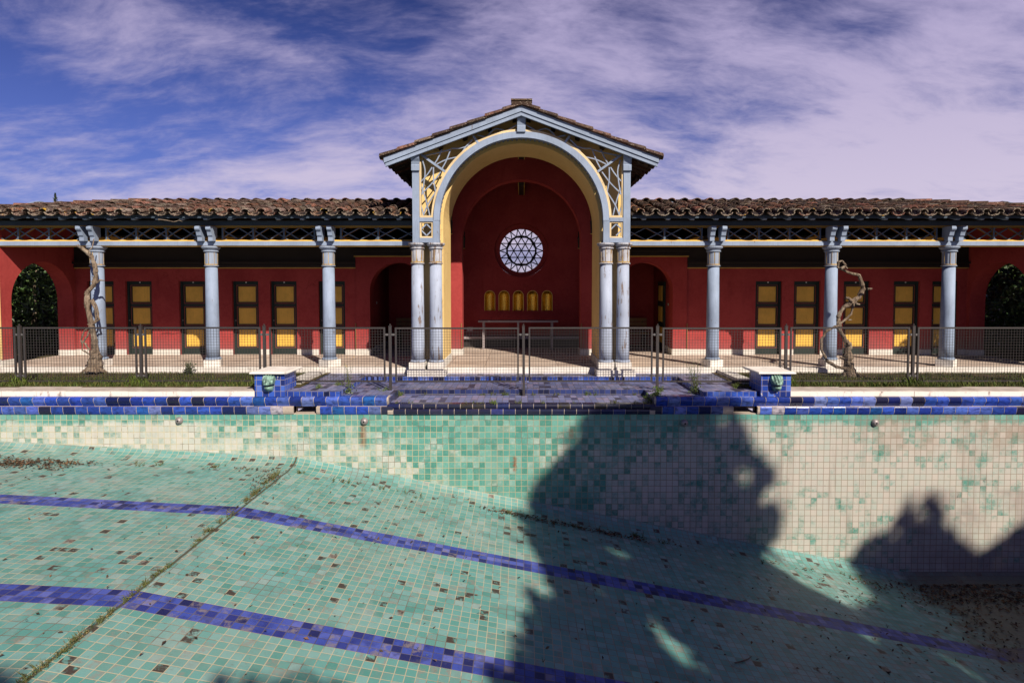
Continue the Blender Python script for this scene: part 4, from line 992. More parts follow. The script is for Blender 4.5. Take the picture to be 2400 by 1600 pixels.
# portico tiles
for s in (-1, 1):
    m = MB(); v = Vector((-s, 0, 0.371)).normalized()
    tile_roof(m, (s * (XE + 0.04), 13.92, RZ(XE) - 0.045), (0, 1, 0), v, 17, 8, 0.37, 0.43)
    for j in range(8):
        p = Vector((s * (XE + 0.05), 13.73, RZ(XE) - 0.02)) + v * 0.425 * j
        barrel(m, p + Vector((0, 0, 0.022 + R.random() * 0.016)), Vector((0, 1, 0)), (v + Vector((0, 0, -0.055))).normalized(), Vector((0, 0, 1)), 0.47, 0.105, 0.09, jit(R.choice(TC), 0.35))
        barrel(m, p + Vector((0, 0.02, 0.05)), Vector((0, 1, 0)), (v + Vector((0, 0, -0.03))).normalized(), Vector((0, 0, 1)), 0.46, 0.12, 0.10, jit(R.choice(TC), 0.35), False, 5)
    part('roof_tiles', m, ['roof_tile'])
m = MB()
for j in range(13): barrel(m, Vector((0, 13.90 + 0.46 * j, 6.19 + R.random() * 0.01)), Vector((1, 0, 0)), Vector((0, 1, -0.02)), Vector((0, 0, 1)), 0.5, 0.17, 0.15, jit(R.choice(TC), 0.3))
m.box(-0.225, 0.235, 13.64, 13.95, 6.17, 6.265, 0, (0.05, 0.03, 0.022)); m.box(-0.235, 0.245, 13.62, 13.96, 6.267, 6.30, 0, (0.13, 0.085, 0.05)); part('ridge_tiles', m, ['roof_tile'])

# ---- wings
BE, BZ, RY, RZW = 14.09, 3.79, 16.4, 4.335
sl = (RZW - BZ) / (RY - BE)
for s in (-1, 1):
    xo = 13.95; xr = 10.2 if s < 0 else 10.5
    m = MB()
    def deck(pts, th=0.04, mi=0, c=None):
        n = len(pts); vs = [Vector(p) for p in pts] + [Vector(p) - Vector((0, 0, th)) for p in pts]
        m.mesh(vs, [tuple(range(n)), tuple(range(n, 2 * n))[::-1]] + [(i, (i + 1) % n, n + (i + 1) % n, n + i) for i in range(n)], mi, c)
    xi = 2.57
    deck([(s * xi, BE, BZ), (s * xo, BE, BZ), (s * xr, RY, RZW), (s * xi, RY, RZW)])
    deck([(s * xi, RY, RZW), (s * xr, RY, RZW), (s * xo, 20.2, 3.4), (s * xi, 20.2, 3.4)])
    wr_ = part('wing_roof', m, ['dark_shaded_timber']); m = MB()
    deck([(s * xo, BE, BZ), (s * xo, 20.2, 3.4), (s * xr, RY, RZW)], 0.05, 0, (0.09, 0.05, 0.035)); part('hip_end', m, ['roof_tile'], wr_)
    m = MB(); hip = lambda q: abs(q.x) < xo - (xo - xr) * (q.y - BE) / (RY - BE) - 0.05 and q.y < RY + 0.05
    nu = int((xo - xi) / 0.365)
    tile_roof(m, (s * xi if s > 0 else -xi - nu * 0.365, BE - 0.13, BZ - 0.045), (1, 0, 0), (0, 1, sl), nu, 7, 0.365, 0.352, hip)
    part('roof_tiles', m, ['roof_tile'], wr_)
    m = MB(); x = xi + 0.12
    while x < xr - 0.1:
        p = Vector((s * x, RY + 0.02, RZW + 0.045 + R.random() * 0.012))
        barrel(m, p + Vector((0, -0.17, -0.02)), Vector((1, 0, 0)), Vector((0, 1, 0.06)).normalized(), Vector((0, 0, 1)), 0.40, 0.115, 0.10, jit(R.choice(TC), 0.3))
        x += 0.345
    n_ = int((xr - xi) / 0.42)
    for j in range(n_): barrel(m, Vector((s * (xi + 0.42 * j), RY + 0.12, RZW + 0.0)), Vector((0, 1, 0)), Vector((s, 0, 0.0)), Vector((0, 0, 1)), 0.46, 0.14, 0.13, jit(R.choice(TC), 0.3))
    hv = Vector((s * (xo - xr), BE - RY, BZ - RZW)); hl = hv.length; hv.normalize(); hu = hv.cross(Vector((0, 0, 1))).normalized()
    k_ = int(hl / 0.40)
    for j in range(k_): barrel(m, Vector((s * xr, RY, RZW + 0.045)) - hv * 0 + hv * (hl - 0.40 * (j + 1)) + Vector((0, 0, R.random() * 0.012)) + hv * 0.4, hu, (-hv + Vector((0, 0, -0.04))).normalized(), Vector((0, 0, 1)), 0.47, 0.13, 0.11, jit(R.choice(TC), 0.3))
    part('ridge_tiles', m, ['roof_tile'], wr_)
    # eave board, rafters, lattice, beam
    a, b = sorted((s * 2.60, s * xo))
    m = MB(); m.box(a, b, BE + 0.03, BE + 0.07, BZ - 0.11, BZ - 0.036); part('eave_board', m, ['blue_in_shade'], wr_)
    x = 2.9
    while x < 13.7:
        m = MB(); q = sbracket([(14.165, BZ - 0.045), (14.165, BZ - 0.12), (14.175, BZ - 0.14), (14.24, BZ - 0.145), (14.30, BZ - 0.12), (16.5, BZ + 0.48), (16.5, BZ + 0.60), (16.4, BZ + 0.605)], s * x - 0.045, s * x + 0.045)
        part('rafter', q, ['blue_paint'], wr_); x += 0.57
    m = MB(); a, b = sorted((s * 2.56, s * 13.1)); m.box(a, b, 14.52, 14.72, 3.535, 3.66); m.box(a, b, 14.505, 14.519, 3.50, 3.545, 1); m.box(a, b, 14.52, 14.70, 3.50, 3.534, 1)
    part('wall_plate', m, ['blue_in_shade', 'yellow_in_shade'])
    m = MB(); m.box(a, b, 14.495, 14.745, 3.065, 3.165); m.prof([(14.505, 3.1655), (14.56, 3.205), (14.74, 3.205), (14.74, 3.1655)], a, b, 1); m.box(a, b, 14.515, 14.73, 3.045, 3.0645, 1)
    part('beam', m, ['blue_paint', 'yellow_paint'])
    # purlins with yellow sides, inside
    m = MB()
    for y in (15.2, 16.0):
        zz_ = BZ + sl * (y - BE) - 0.05
        m.box(a, b, y - 0.05, y + 0.05, zz_ - 0.27, zz_ - 0.12, 0); m.box(a, b, y - 0.06, y - 0.051, zz_ - 0.26, zz_ - 0.14, 0)
    for x in (4.7, 7.57, 10.4):
        m.bar((s * x - 0.25, 14.75, 3.28), (s * x - 0.25, 16.9, 3.28), 0.05, 0.06, (0, 0, 1), 1); m.bar((s * x + 0.25, 14.75, 3.28), (s * x + 0.25, 16.9, 3.28), 0.05, 0.06, (0, 0, 1), 1)
    part('tie_beam', m, ['dark_shaded_timber', 'yellow_paint'])
    # lattice frieze
    cols = [2.55] + [4.70, 7.572, 10.40] + [12.98]
    for u0, u1 in zip(cols, cols[1:]):
        m = MB(); lo, hi = u0 + (0.32 if u0 > 3 else 0.02), u1 - (0.32 if u1 < 12 else 0.02)
        n = max(2, round((hi - lo) / 0.75)); P_ = (hi - lo) / n; z0_, z1_ = 3.205, 3.50
        for k in range(n + 1):
            xx = s * (lo + P_ * k); m.strip([(xx, z0_), (xx, z1_)], 0.045, 14.56, 14.63)
        def clip(xa, za, xb, zb):
            t0, t1 = 0.0, 1.0
            for lim, sg in ((lo, 1), (hi, -1)):
                fa, fb = sg * (xa - lim), sg * (xb - lim)
                if fa < 0 and fb < 0: return None
                if fa < 0: t0 = max(t0, fa / (fa - fb))
                if fb < 0: t1 = min(t1, fa / (fa - fb))
            if t1 - t0 < 0.02: return None
            f_ = lambda q: (s * (xa + (xb - xa) * q), za + (zb - za) * q); return [f_(t0), f_(t1)]
        for k in range(-1, n + 1):
            for (f0, f1, up) in ((0.5, 1.12, 0), (-0.12, 0.5, 0), (0.5, 1.12, 1), (-0.12, 0.5, 1)):
                xa, xb = lo + P_ * (k + f0), lo + P_ * (k + f1)
                q = clip(xa, z1_ if not up else z0_, xb, z0_ if not up else z1_)
                if q: yo = 14.578 + (0.012 if up else 0.0); m.strip(q, 0.026, yo, yo + 0.05)
        part('lattice_frieze', m, ['lattice_in_shade', 'yellow_in_shade'])
    SB = [(14.57, 3.51), (14.235, 3.51), (14.23, 3.445), (14.245, 3.42), (14.28, 3.40), (14.30, 3.36), (14.32, 3.29), (14.35, 3.262), (14.355, 3.25), (14.355, 3.165), (14.494, 3.165), (14.494, 3.25), (14.57, 3.26)]
    for x in (4.70, 7.572, 10.40):
        for dx in (-0.13, 0.13): part('eave_bracket', sbracket(SB, s * x + dx - 0.055, s * x + dx + 0.055), ['blue_paint'])
    # end wall with arch
    m = MB(); x0_, x1_ = sorted((s * 12.66, s * 13.10))
    m.plate([(14.5, 0), (17.25, 0), (17.25, 3.75), (14.5, 3.53)], [arch(14.82, 16.86, FZ - 0.05, 1.70, 24)], x0_, x1_, 'yz')
    ew = part('end_wall', m, ['red_plaster'])
    m = MB(); m.box(x0_ - 0.01, x1_ + 0.01, 14.47, 14.499, 0.3, 3.05); part('pilaster', m, ['yellow_plaster'], ew)
    m = MB(); xi_ = s * 12.66; a, b = sorted((xi_, xi_ - s * 0.018))
    m.box(a, b, 16.86, 16.96, FZ, 0.275); m.box(a, b, 14.47, 14.82, FZ, 0.275); m.box(x0_, x1_, 16.842, 16.86, FZ, 0.275); m.box(x0_ - 0.01, x1_ + 0.01, 14.45, 14.469, FZ - 0.1, 0.299)
    part('white_skirting', m, ['white_base'], ew)
    m = MB(); m.box(*sorted((s * 4.2, s * 13.1)), 20.05, 20.2, 0, 3.45); m.box(x0_, x1_, 17.252, 20.05, 0, 3.6); part('back_wall', m, ['red_plaster'])
m = MB(); m.box(-4.2, 4.2, 19.76, 20.04, 0, 2.2); m.box(-4.2, -1.2, 19.76, 20.04, 2.2, 3.6); m.box(1.2, 4.2, 19.76, 20.04, 2.2, 3.6); part('back_wall', m, ['red_plaster'])

# ------------------------------------------------------------------ vines
def vine(name, chains, Y, k, lb, ys=0.0):
    r_ = None
    for ci, ch in enumerate(chains):
        P = []; Rr = []
        n = len(ch)
        for i in range(n - 1):
            a, b = ch[i], ch[i + 1]
            for q in range(4):
                u = q / 4; x, z, r = (a[d_] + (b[d_] - a[d_]) * u for d_ in range(3))
                j = 0.012 if 0 < i + q else 0
                P.append((x * k + (R.random() - .5) * j * 1.6, Y + 0.05 * math.sin(3 * z + ci * 2) + (R.random() - .5) * j - 0.02 * ci, EZ + (z - EZ) * k)); Rr.append(r * 1.06 * (1 + (R.random() - 0.5) * 0.36))
        x, z, r = ch[-1]; P.append((x * k, Y + 0.05 * math.sin(3 * z + ci * 2) - 0.02 * ci, EZ + (z - EZ) * k)); Rr.append(r * 0.85)
        m = MB(); m.tube(P, Rr, 9, wob=0.30)
        if ci == 0:
            for (x, y, z), rr_ in list(zip(P, Rr))[5::2]:
                a = R.random() * 6.28
                d_ = Vector((math.cos(a), -abs(math.sin(a)), 0.5)).normalized(); p = Vector((x, y, z)) + d_ * rr_ * 0.7; m.tube([p, p + d_ * 0.03, p + d_ * 0.05], [0.016, 0.013, 0.006], 5)
            bx, by, bz = P[0]
            for a in (2.6, 3.4, 4.4, 5.3, 6.1, 0.3):
                d_ = Vector((math.cos(a), math.sin(a) * 0.6, 0)); m.tube([Vector((bx, by, bz + 0.16)) + d_ * 0.04, Vector((bx, by, bz + 0.05)) + d_ * 0.15, Vector((bx, by, bz - 0.03)) + d_ * 0.30], [0.06, 0.045, 0.015], 7, wob=0.3)
            r_ = m.build(name, M('bark')); tag(r_, lb, 'vine', 'old vine trunks')
        else: m.build('branch', M('bark'), r_)
VL = [[(-10.222, 0.05, 0.143), (-10.203, 0.338, 0.116), (-10.208, 0.516, 0.088), (-10.202, 0.892, 0.059), (-10.232, 1.224, 0.053), (-10.296, 1.665, 0.051), (-10.299, 1.929, 0.048), (-10.161, 2.105, 0.044), (-10.122, 2.325, 0.042), (-10.148, 2.566, 0.042), (-10.218, 2.785, 0.04), (-10.367, 2.938, 0.039), (-10.528, 3.047, 0.037)],
 [(-10.215, 1.775, 0.024), (-10.1, 1.577, 0.02), (-10.031, 1.29, 0.02), (-10.212, 1.147, 0.022), (-10.359, 1.025, 0.018), (-10.442, 0.826, 0.017), (-10.439, 0.56, 0.015), (-10.287, 0.472, 0.018)],
 [(-10.216, 1.753, 0.022), (-10.123, 1.533, 0.022), (-10.141, 1.312, 0.02), (-10.212, 1.136, 0.02)],
 [(-10.259, 1.025, 0.018), (-10.352, 0.87, 0.018), (-10.433, 0.76, 0.018), (-10.38, 0.693, 0.017), (-10.274, 0.538, 0.017)],
 [(-10.12, 2.12, 0.022), (-9.982, 2.226, 0.02), (-9.873, 2.215, 0.013)], [(-10.14, 2.76, 0.013), (-10.181, 2.916, 0.011), (-10.091, 3.003, 0.011), (-10.074, 3.2, 0.013)]]
VR = [[(7.84, -0.084, 0.099), (7.828, 0.227, 0.077), (7.827, 0.494, 0.073), (7.81, 0.737, 0.055)],
 [(7.8, 0.693, 0.04), (7.665, 0.826, 0.035), (7.527, 1.091, 0.033), (7.512, 1.268, 0.033), (7.563, 1.445, 0.033), (7.67, 1.577, 0.037), (7.844, 1.687, 0.044), (8.039, 1.819, 0.04), (8.133, 2.017, 0.037), (8.074, 2.215, 0.035), (8.026, 2.346, 0.029), (7.806, 2.39, 0.02), (7.628, 2.467, 0.022), (7.518, 2.511, 0.024)],
 [(7.54, 2.5, 0.024), (7.638, 2.544, 0.022), (7.694, 2.5, 0.015)], [(7.495, 2.51, 0.02), (7.514, 2.653, 0.02), (7.602, 2.686, 0.015), (7.703, 2.566, 0.015)],
 [(7.843, 1.709, 0.031), (7.753, 1.797, 0.029), (7.687, 1.808, 0.022)], [(7.868, 1.68, 0.02), (7.806, 1.423, 0.02), (7.676, 1.29, 0.02), (7.536, 1.18, 0.018)],
 [(7.86, 1.67, 0.018), (7.955, 1.654, 0.013)], [(7.676, 1.29, 0.013), (7.765, 1.295, 0.009)], [(8.122, 2.017, 0.02), (8.232, 2.028, 0.011)],
 [(7.525, 1.158, 0.026), (7.393, 1.136, 0.022), (7.197, 1.025, 0.022), (7.08, 0.804, 0.022), (7.085, 0.56, 0.022), (7.212, 0.316, 0.024), (7.413, 0.194, 0.029), (7.747, 0.116, 0.033)],
 [(7.519, 0.405, 0.018), (7.676, 0.338, 0.022), (7.791, 0.139, 0.024)]]
vine('vine', VL, 14.15, 14.15 / 14.2, 'straight leafless vine trunk climbing the left column up to the beam')
VR = [[(x, z, r * 1.22) for x, z, r in l] for l in VR]
vine('vine', VR, 13.75, 13.75 / 14.2, 'twisted leafless vine looping out beside the right hand columns')

# ------------------------------------------------------------------ grass, weeds, litter
G1 = [(0.055, 0.085, 0.014), (0.085, 0.115, 0.02), (0.035, 0.058, 0.011), (0.13, 0.12, 0.04), (0.10, 0.075, 0.035)]
def blade(mb, p, h, c, lean=0.5):
    a = R.random() * 6.28; d_ = Vector((math.cos(a), math.sin(a), 0)); w_ = Vector((-d_.y, d_.x, 0)) * h * 0.06
    p = Vector(p); q = p + d_ * h * lean * 0.3 + Vector((0, 0, h * 0.6)); e_ = p + d_ * h * lean + Vector((0, 0, h))
    mb.mesh([p - w_, p + w_, q + w_ * 0.8, q - w_ * 0.8, e_], [(0, 1, 2, 3), (3, 2, 4)], 0, c)
gm = MB()
for s in (-1, 1):
    for i in range(14000):
        x = s * (5.0 + R.random() * 8.6); y = 12.37 + (R.random() ** 1.5) * 1.85
        dn = math.sin(x * 2.1 + 1) + math.sin(y * 5.2 + x) + math.sin(x * 5.3 - y * 2)
        if y > 13.6 and dn < -0.1: continue
        if abs(x) < 5.45 and y < 12.75: continue
        near = y < 12.75
        h = (0.035 + R.random() * 0.045) * (1.3 if near else 1.0)
        blade(gm, (x, y, 0.0), h, jit(R.choice(G1[:4] if y < 13.5 else G1), 0.25), 0.7)
for x in px:
    if abs(x) > 5:
        for i in range(60): blade(gm, (x + R.gauss(0, 0.12), FY + R.gauss(0, 0.06) - 0.05, 0.0), 0.10 + R.random() * 0.12, jit(G1[1], 0.3), 0.5)
tag(gm.build('grass', M('blade')), 'short rough grass between the pool coping and the colonnade', 'grass', kind='stuff')

def sprig(mb, p, h, n, c, leaf=0.05, spread=0.35, stems=5):
    p = Vector(p)
    for k in range(stems):
        a = R.random() * 6.28; d_ = Vector((math.cos(a), math.sin(a), 0)) * spread * (0.3 + R.random())
        hh = h * (0.6 + 0.4 * R.random()); q = [p, p + d_ * hh * 0.4 + Vector((0, 0, hh * 0.5)), p + d_ * hh + Vector((0, 0, hh))]
        mb.tube(q, [0.004, 0.003, 0.0015], 4, 0, jit((0.10, 0.11, 0.04), 0.2))
        for i in range(n):
            u = R.random(); b_ = q[0].lerp(q[1], u * 2) if u < 0.5 else q[1].lerp(q[2], u * 2 - 1)
            mb.leaf(b_ + Vector((R.gauss(0, 1), R.gauss(0, 1), R.gauss(0, 0.6))) * leaf * 0.7, leaf * (1.2 - 0.7 * u), jit(c, 0.3), 0.4)
GW = (0.085, 0.115, 0.03)
wm = MB()
jp = [(-4.6, 11.15, 1.0), (-4.58, 10.9, 1.2), (-4.62, 10.6, 1.0), (-4.58, 10.2, 0.9), (-4.56, 10.0, 1.1), (-4.57, 9.8, .7), (-4.6, 9.35, .5), (-4.55, 8.9, 0.7), (-4.55, 8.55, 0.9), (-4.52, 8.2, 0.6), (-4.5, 7.45, .5), (-4.5, 7.25, .6), (-4.5, 6.95, .9), (-4.5, 6.7, .7), (-4.5, 6.35, .9), (-4.5, 5.95, 1.0), (-4.5, 5.8, 0.8), (-4.5, 5.35, 1.0), (-4.5, 5.2, .5)]
jp += [(-4.52, 4.9 + 0.16 * i, 0.15 + 0.2 * R.random()) for i in range(38) if math.sin(i * 1.7) > 0.1]
for x, y, k in jp:
    for i in range(int(13 * k)):
        sprig(wm, (x + R.gauss(0, 0.02), y + R.gauss(0, 0.075), fz(x)), (0.05 + 0.07 * R.random()) * k, 7, jit((0.10, 0.115, 0.03) if R.random() < 0.6 else (0.20, 0.15, 0.07), 0.3), 0.022, 0.8, 2)
for i in range(34):
    x = R.choice([R.uniform(-7.5, -4.6), R.uniform(-4.4, 2.2), R.uniform(-4.4, 0.5), R.uniform(2, 7)]); y = 11.36 + R.gauss(0, 0.07) - 0.03
    for q in range(R.choice([1, 1, 2, 3, 4])): sprig(wm, (x + R.gauss(0, 0.05), y + R.gauss(0, 0.03), fz(x)), 0.05 + 0.08 * R.random(), 6, GW, 0.02, 0.7, 3)
for i in range(26):
    x, y, z = R.uniform(-2.6, 2.6), 11.86 + R.random() * 0.05, -0.254
    if R.random() < 0.35: y = 12.76
    for q in range(R.choice([1, 2, 3])): sprig(wm, (x + R.gauss(0, 0.04), y, z), 0.04 + 0.06 * R.random(), 6, jit((0.12, 0.14, 0.03), .3), 0.022, 0.6, 3)
for (x, y, z) in ((2.62, 12.0, -0.25), (2.6, 12.3, -.25), (-2.6, 12.7, -.25), (-2.9, 12.65, -.135), (2.95, 12.6, -.135), (1.5, 12.77, -.25), (-.35, 12.76, -.25), (-0.5, 11.88, -.25), (-4.2, 12.3, -.016), (-3.9, 12.6, -.016), (4.4, 12.3, -.016), (4.6, 12.5, -.016)):
    for q in range(4): sprig(wm, (x + R.gauss(0, 0.05), y + R.gauss(0, 0.03), z), 0.07 + 0.07 * R.random(), 8, (0.10, 0.15, 0.025), 0.035, 0.6, 3)
for i in range(70):
    x = R.uniform(-4.5, 7); y = R.uniform(5, 11.3)
    x = round((x - XJ) / 0.122) * 0.122 + XJ
    sprig(wm, (x, y, fz(x)), 0.02 + 0.05 * R.random() ** 2, 3, GW, 0.014, 0.6, 2)
tag(wm.build('weeds', M('blade')), 'low weeds sprouting from the cracks of the pool floor and steps', 'weeds', kind='stuff')

def plant(name, p, h, n, stems, lb, leaf=0.05, flowers=False, c=(0.07, 0.10, 0.03)):
    r_ = empty(name, p); m = MB(); sprig(m, p, h, n, c, leaf, 0.28, stems)
    for i in range(60): m.leaf(Vector(p) + Vector((R.gauss(0, 0.07), R.gauss(0, 0.06), 0.02 + abs(R.gauss(0, 0.09)))), leaf * 1.3, jit(c, 0.35), 0.5)
    m.build('foliage', M('leaf'), r_)
    if flowers:
        m = MB()
        for i in range(7): m.leaf(Vector(p) + Vector((R.gauss(0, 0.09), R.gauss(0, 0.05), h * (0.7 + 0.35 * R.random()))), 0.03, (0.65, 0.38, 0.03), 0.9)
        m.build('flowers', M('litter'), r_)
    tag(r_, lb, 'weed plant', 'tall weeds')
plant('weed_plant', (-3.56, 12.30, -0.135), 0.74, 10, 11, 'tall dry weed with yellow flowers on the blue steps left of the fence post', 0.045, True)
plant('weed_plant', (3.60, 12.25, -0.135), 0.80, 16, 15, 'tall green weed on the blue steps at right, in front of the fence', 0.05)
plant('weed_plant', (2.72, 11.98, -0.135), 0.14, 14, 8, 'low bright green weed in the right corner of the lowest step', 0.05, c=(0.10, 0.16, 0.02))
plant('shrub', (-7.86, 14.05, 0.0), 0.36, 16, 20, 'small dark green shrub growing at the foot of the second column from the left', 0.06, c=(0.045, 0.06, 0.025))
lm = MB(); LC = [(0.10, 0.065, 0.04), (0.07, 0.045, 0.03), (0.14, 0.09, 0.05), (0.045, 0.03, 0.022), (0.16, 0.085, 0.045)]
def litter(x, y, n, sx, sy, sz=0.05):
    for i in range(n):
        a, b = x + R.gauss(0, sx), min(11.5, y + R.gauss(0, sy)); u = Vector((R.gauss(0, .35), R.gauss(0, .35), 1)).normalized()
        lm.leaf((a, b, fz(a) + 0.012 + R.random() * 0.025 + max(0, b - 11.34) * 0.08), sz * (0.6 + R.random()), jit(R.choice(LC), 0.3), 0.5, u)
litter(-9.4, 10.95, 330, 0.32, 0.12); litter(-8.8, 11.15, 220, 0.45, 0.07); litter(-9.9, 10.8, 160, .3, .1); litter(-8.6, 10.9, 90, 0.25, 0.1)
litter(-4.6, 10.8, 120, 0.12, 0.25, 0.04); litter(-4.55, 10.0, 40, 0.05, 0.2, .03)
for i in range(22): litter(R.uniform(-10, 7.5), R.uniform(11.2, 11.38), R.choice([5, 10, 18]), 0.12, 0.05, 0.045)
litter(0.8, 11.28, 160, 0.5, 0.06); litter(-0.3, 11.32, 60, 0.25, 0.05); litter(1.7, 11.25, 90, 0.3, 0.06)
for i in range(420): litter(R.uniform(-10.5, 7.6), R.uniform(4.6, 11.2), 1, 0, 0, 0.045)
for i in range(60): litter(R.uniform(4, 7.6), R.uniform(7, 11.3), R.choice([1, 2, 5]), 0.08, 0.08, 0.05)
litter(8.8, 11.2, 700, 0.8, 0.25, 0.06); litter(7.9, 10.2, 260, 0.25, 0.8, .05); litter(9.5, 10.5, 500, 1.2, 0.6, 0.06)
tag(lm.build('leaf_litter', M('litter')), 'dry brown leaves scattered over the pool floor', 'leaf litter', kind='stuff')
m = MB(); m.tube([(2.82, 7.69, fz(2.82) + 0.012), (2.93, 7.74, fz(2.93) + 0.02), (3.04, 7.83, fz(3.04) + 0.012), (3.12, 7.90, fz(3.12) + 0.02)], [0.008, 0.009, 0.008, 0.005], 6)
tag(m.build('stick', M('bark')), 'bent twig lying on the shaded pool floor', 'stick')
m = MB(); m.tube([(-8.35, 13.80, 3.62), (-8.18, 13.84, 3.60), (-8.02, 13.85, 3.565), (-7.90, 13.86, 3.60), (-7.83, 13.86, 3.575)], [0.010, 0.010, 0.009, 0.007, 0.004], 5); m.tube([(-7.92, 13.855, 3.60), (-7.86, 13.84, 3.62)], [0.006, 0.003], 5)
tag(m.build('stick', M('bark')), 'pale bare twig caught under the left eave', 'stick')

# ------------------------------------------------------------------ hedges and trees behind the building
LF = [(0.022, 0.045, 0.014), (0.03, 0.06, 0.018), (0.045, 0.08, 0.024), (0.016, 0.03, 0.011), (0.07, 0.10, 0.03)]
def hedge(x0, x1, y0, y1, h, n, lb, side, mul=1.0):
    r_ = empty('laurel_tree', ((x0 + x1) / 2, (y0 + y1) / 2, 0)); m = MB()
    for i in range(n):
        x = x0 + (x1 - x0) * (R.random() ** 1.6 if side > 0 else 1 - R.random() ** 1.6); y = R.uniform(y0, y1); z = R.random() ** 0.8 * h
        bx = 0.35 * math.sin(y * 2.3 + z * 1.7) + 0.25 * math.sin(z * 4.1 + y)
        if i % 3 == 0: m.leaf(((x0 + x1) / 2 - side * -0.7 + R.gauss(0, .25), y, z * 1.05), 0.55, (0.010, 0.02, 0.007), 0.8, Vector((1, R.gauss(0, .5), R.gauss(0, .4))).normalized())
        m.leaf((x + bx, y, z), 0.13 + R.random() * 0.10, tuple(mul * v for v in jit(R.choice(LF), 0.35)), 0.45)
    m.build('crown', M('leaf'), r_)
    m = MB()
    for k in range(5):
        y = y0 + (y1 - y0) * (k + 0.5) / 5; xx = (x0 + x1) / 2
        m.tube([(xx, y, -0.05), (xx + R.gauss(0, .1), y + R.gauss(0, .1), h * 0.45), (xx + R.gauss(0, .3), y + R.gauss(0, .3), h * 0.9)], [0.09, 0.06, 0.02], 7)
    m.build('trunk', M('bark'), r_); tag(r_, lb, 'tree')
hedge(-17.0, -14.6, 14.2, 21.5, 4.2 if False else 3.7, 9000, 'dark glossy evergreen seen through the arch at the left end', -1, 2.4)
hedge(13.9, 15.6, 12.7, 14.6, 5.6, 6500, 'tall evergreen bush beyond the right frame edge, shading the right end wall', 1)
hedge(14.3, 17.0, 14.7, 21.5, 3.6, 10000, 'dark evergreen seen through the arch at the right end, mostly in shade', 1, 1.8)
def conifer(x, y, h, lb, w_=1.6):
    r_ = empty('conifer', (x, y, 0)); m = MB(); m.tube([(x, y, 0), (x, y, h * 0.6), (x, y, h)], [0.2, 0.12, 0.01], 6); m.build('trunk', M('bark'), r_); m = MB()
    for i in range(900):
        u = R.random() ** 1.3; z = h * (1 - u * 0.75); rr_ = (0.03 + w_ * u) * (0.55 + 0.45 * math.sin(z * 9)); a = R.random() * 6.28
        q = rr_ * R.random() ** 0.5; m.leaf((x + q * math.cos(a), y + q * math.sin(a), z - q * 0.25), 0.14 + 0.2 * u, jit(LF[0], 0.4), 0.3)
    m.build('crown', M('leaf'), r_); tag(r_, lb, 'conifer', 'distant conifers beyond the roof')
conifer(-31.0, 40, 8.15, 'thin conifer tip poking above the left wing roof')
conifer(-35.0, 40, 7.95, 'conifer tip at the far left edge above the roof')
conifer(-37.5, 44, 7.9, 'low conifer behind the left corner of the roof', 3.0)

# trees on the near side of the pool: they throw the shadows over the basin (crown outlines found along the sun's direction)
def inside(p, poly):
    x, y = p; c_ = False; n = len(poly)
    for i in range(n):
        (a, b), (a2, b2) = poly[i], poly[i - 1]
        if (b > y) != (b2 > y) and x < (a2 - a) * (y - b) / (b2 - b) + a: c_ = not c_
    return c_
def near_tree(poly, holes, trunk, n, lb, size=0.26, dep=1.3, Y0=-2.0, amp=1.0, thin=-0.60):
    BACK = 4.5; tb_ = BACK / (math.cos(AZ) * math.cos(EL)); Y1 = Y0 - BACK; trunk = (trunk[0] + S.x * tb_, trunk[1] + S.z * tb_)
    r_ = empty('pine_tree', (trunk[0], Y1, 0)); m = MB(); xs_ = [p[0] for p in poly]; zs_ = [p[1] for p in poly]; k = 0
    while k < n:
        p = (R.uniform(min(xs_), max(xs_)), R.uniform(min(zs_), max(zs_)))
        v1 = mnoise.noise_vector((p[0] * 2.2, p[1] * 2.2, 3.1)); v2 = mnoise.noise_vector((p[0] * 5.5, p[1] * 5.5, 9.7))
        p2 = (p[0] + amp * (v1[0] * 0.26 + v2[0] * 0.30), p[1] + amp * (v1[1] * 0.26 + v2[1] * 0.30))
        if not inside(p2, poly) or any(inside(p2, h_) for h_ in holes): continue
        dn = mnoise.noise((p[0] * 1.7, p[1] * 1.7, 1.0)) + 0.7 * mnoise.noise((p[0] * 4.5, p[1] * 4.5, 5.0))
        if dn < thin and R.random() < 0.80: continue
        q = Vector((p[0], Y0, p[1])) + S * (tb_ + max(-2.0, min(2.0, R.gauss(0, dep)))); m.leaf(q, size * (0.6 + 0.8 * R.random()), jit(R.choice(LF), 0.3), 0.6); k += 1
    m.build('crown', M('leaf'), r_); m = MB()
    tx, tz = trunk; m.tube([(tx, Y1, -0.1), (tx + 0.1, Y1, tz * 0.5), (tx, Y1, tz)], [0.26, 0.19, 0.05], 9)
    for i in range(9):
        z = tz * (0.42 + 0.06 * i); a = R.choice((-1, 1)); m.tube([(tx, Y1, z), (tx + a * 0.8, Y1 + R.gauss(0, .3), z + 0.35), (tx + a * 1.7, Y1 + R.gauss(0, .5), z + 0.5)], [0.08, 0.05, 0.015], 6)
    m.build('trunk', M('bark'), r_); return tag(r_, lb, 'tree')
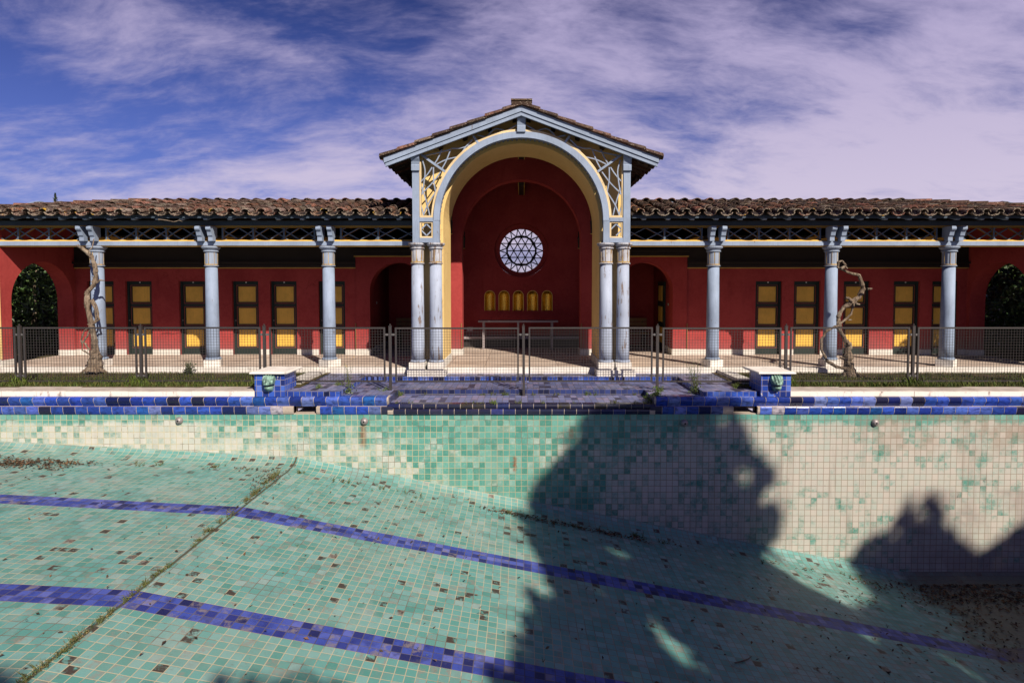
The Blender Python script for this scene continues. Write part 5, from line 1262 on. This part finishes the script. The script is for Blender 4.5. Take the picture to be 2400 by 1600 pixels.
PA = [(4.0, 4.2), (4.2, 4.6), (4.81, 5.39), (5.1, 5.79), (5.7, 6.28), (5.97, 6.73), (6.58, 7.07), (7.25, 7.9), (7.51, 8.84), (7.91, 9.75), (8.33, 10.24), (8.54, 10.76), (8.97, 11.2), (9.31, 11.63), (9.73, 12.1), (10.07, 12.3), (10.67, 12.45), (11.51, 12.66), (12.54, 12.45), (12.94, 11.54), (13.24, 11.24), (13.35, 10.76), (13.17, 10.33), (13.48, 10.11), (13.4, 9.59), (13.23, 9.41), (12.81, 9.08), (12.76, 8.71), (12.73, 8.23), (12.7, 7.79), (13.09, 7.45), (13.1, 4.2)]
HA = [[(8.12, 6.94), (8.25, 6.81), (8.1, 6.11), (8.06, 5.77), (7.78, 5.72), (7.7, 6.04), (7.81, 6.46)], [(7.69, 7.19), (7.56, 6.79), (7.5, 6.6), (7.36, 6.68)], [(9.09, 8.88), (9.39, 8.71), (9.51, 8.46), (9.08, 8.46)], [(12.28, 7.24), (12.36, 6.94), (12.27, 6.55), (11.93, 6.71)], [(11.57, 11.88), (11.87, 11.76), (11.78, 11.54), (11.61, 11.67)], [(12.73, 10.98), (13.16, 11.11), (12.99, 10.76), (12.78, 10.68)]]
PB = [(13.1, 4.6), (13.1, 7.45), (14.1, 8.1), (14.87, 8.93), (14.91, 9.35), (15.33, 9.54), (15.67, 9.81), (15.92, 10.02), (16.07, 10.42), (16.17, 10.07), (16.3, 10.02), (16.42, 10.37), (16.5, 10.64), (16.59, 10.37), (16.72, 10.33), (16.85, 9.75), (17.28, 9.53), (17.66, 9.31), (17.95, 9.63), (18.4, 10.02), (19.24, 10.59), (20.3, 10.9), (20.3, 4.6)]
PCc = [(-2.5, 2.2), (-2.5, 5.5), (-0.86, 5.62), (-0.35, 5.51), (-0.16, 5.23), (0.12, 5.14), (0.5, 5.0), (1.31, 5.15), (1.4, 5.37), (1.52, 5.32), (1.7, 5.47), (1.86, 5.37), (2.05, 5.44), (2.2, 5.3), (2.6, 5.5), (2.86, 5.43), (3.0, 5.29), (3.04, 5.02), (3.3, 4.6), (3.6, 2.6)]
near_tree(PA, HA, (10.6, 11.6), 25000, 'tall pine behind the viewer that shades the middle of the pool')
near_tree(PB, [], (16.5, 9.8), 20000, 'dense pine behind the viewer that shades the deep end of the pool', 0.22, 1.3, -2.0, 0.5, -0.75)
PCc = [(x, z - 0.10) for x, z in PCc]
near_tree(PCc, [], (1.0, 4.8), 3500, 'slim bushy tree behind the viewer that shades the nearest pool tiles', 0.2, 0.9, -2.0, 0.7)
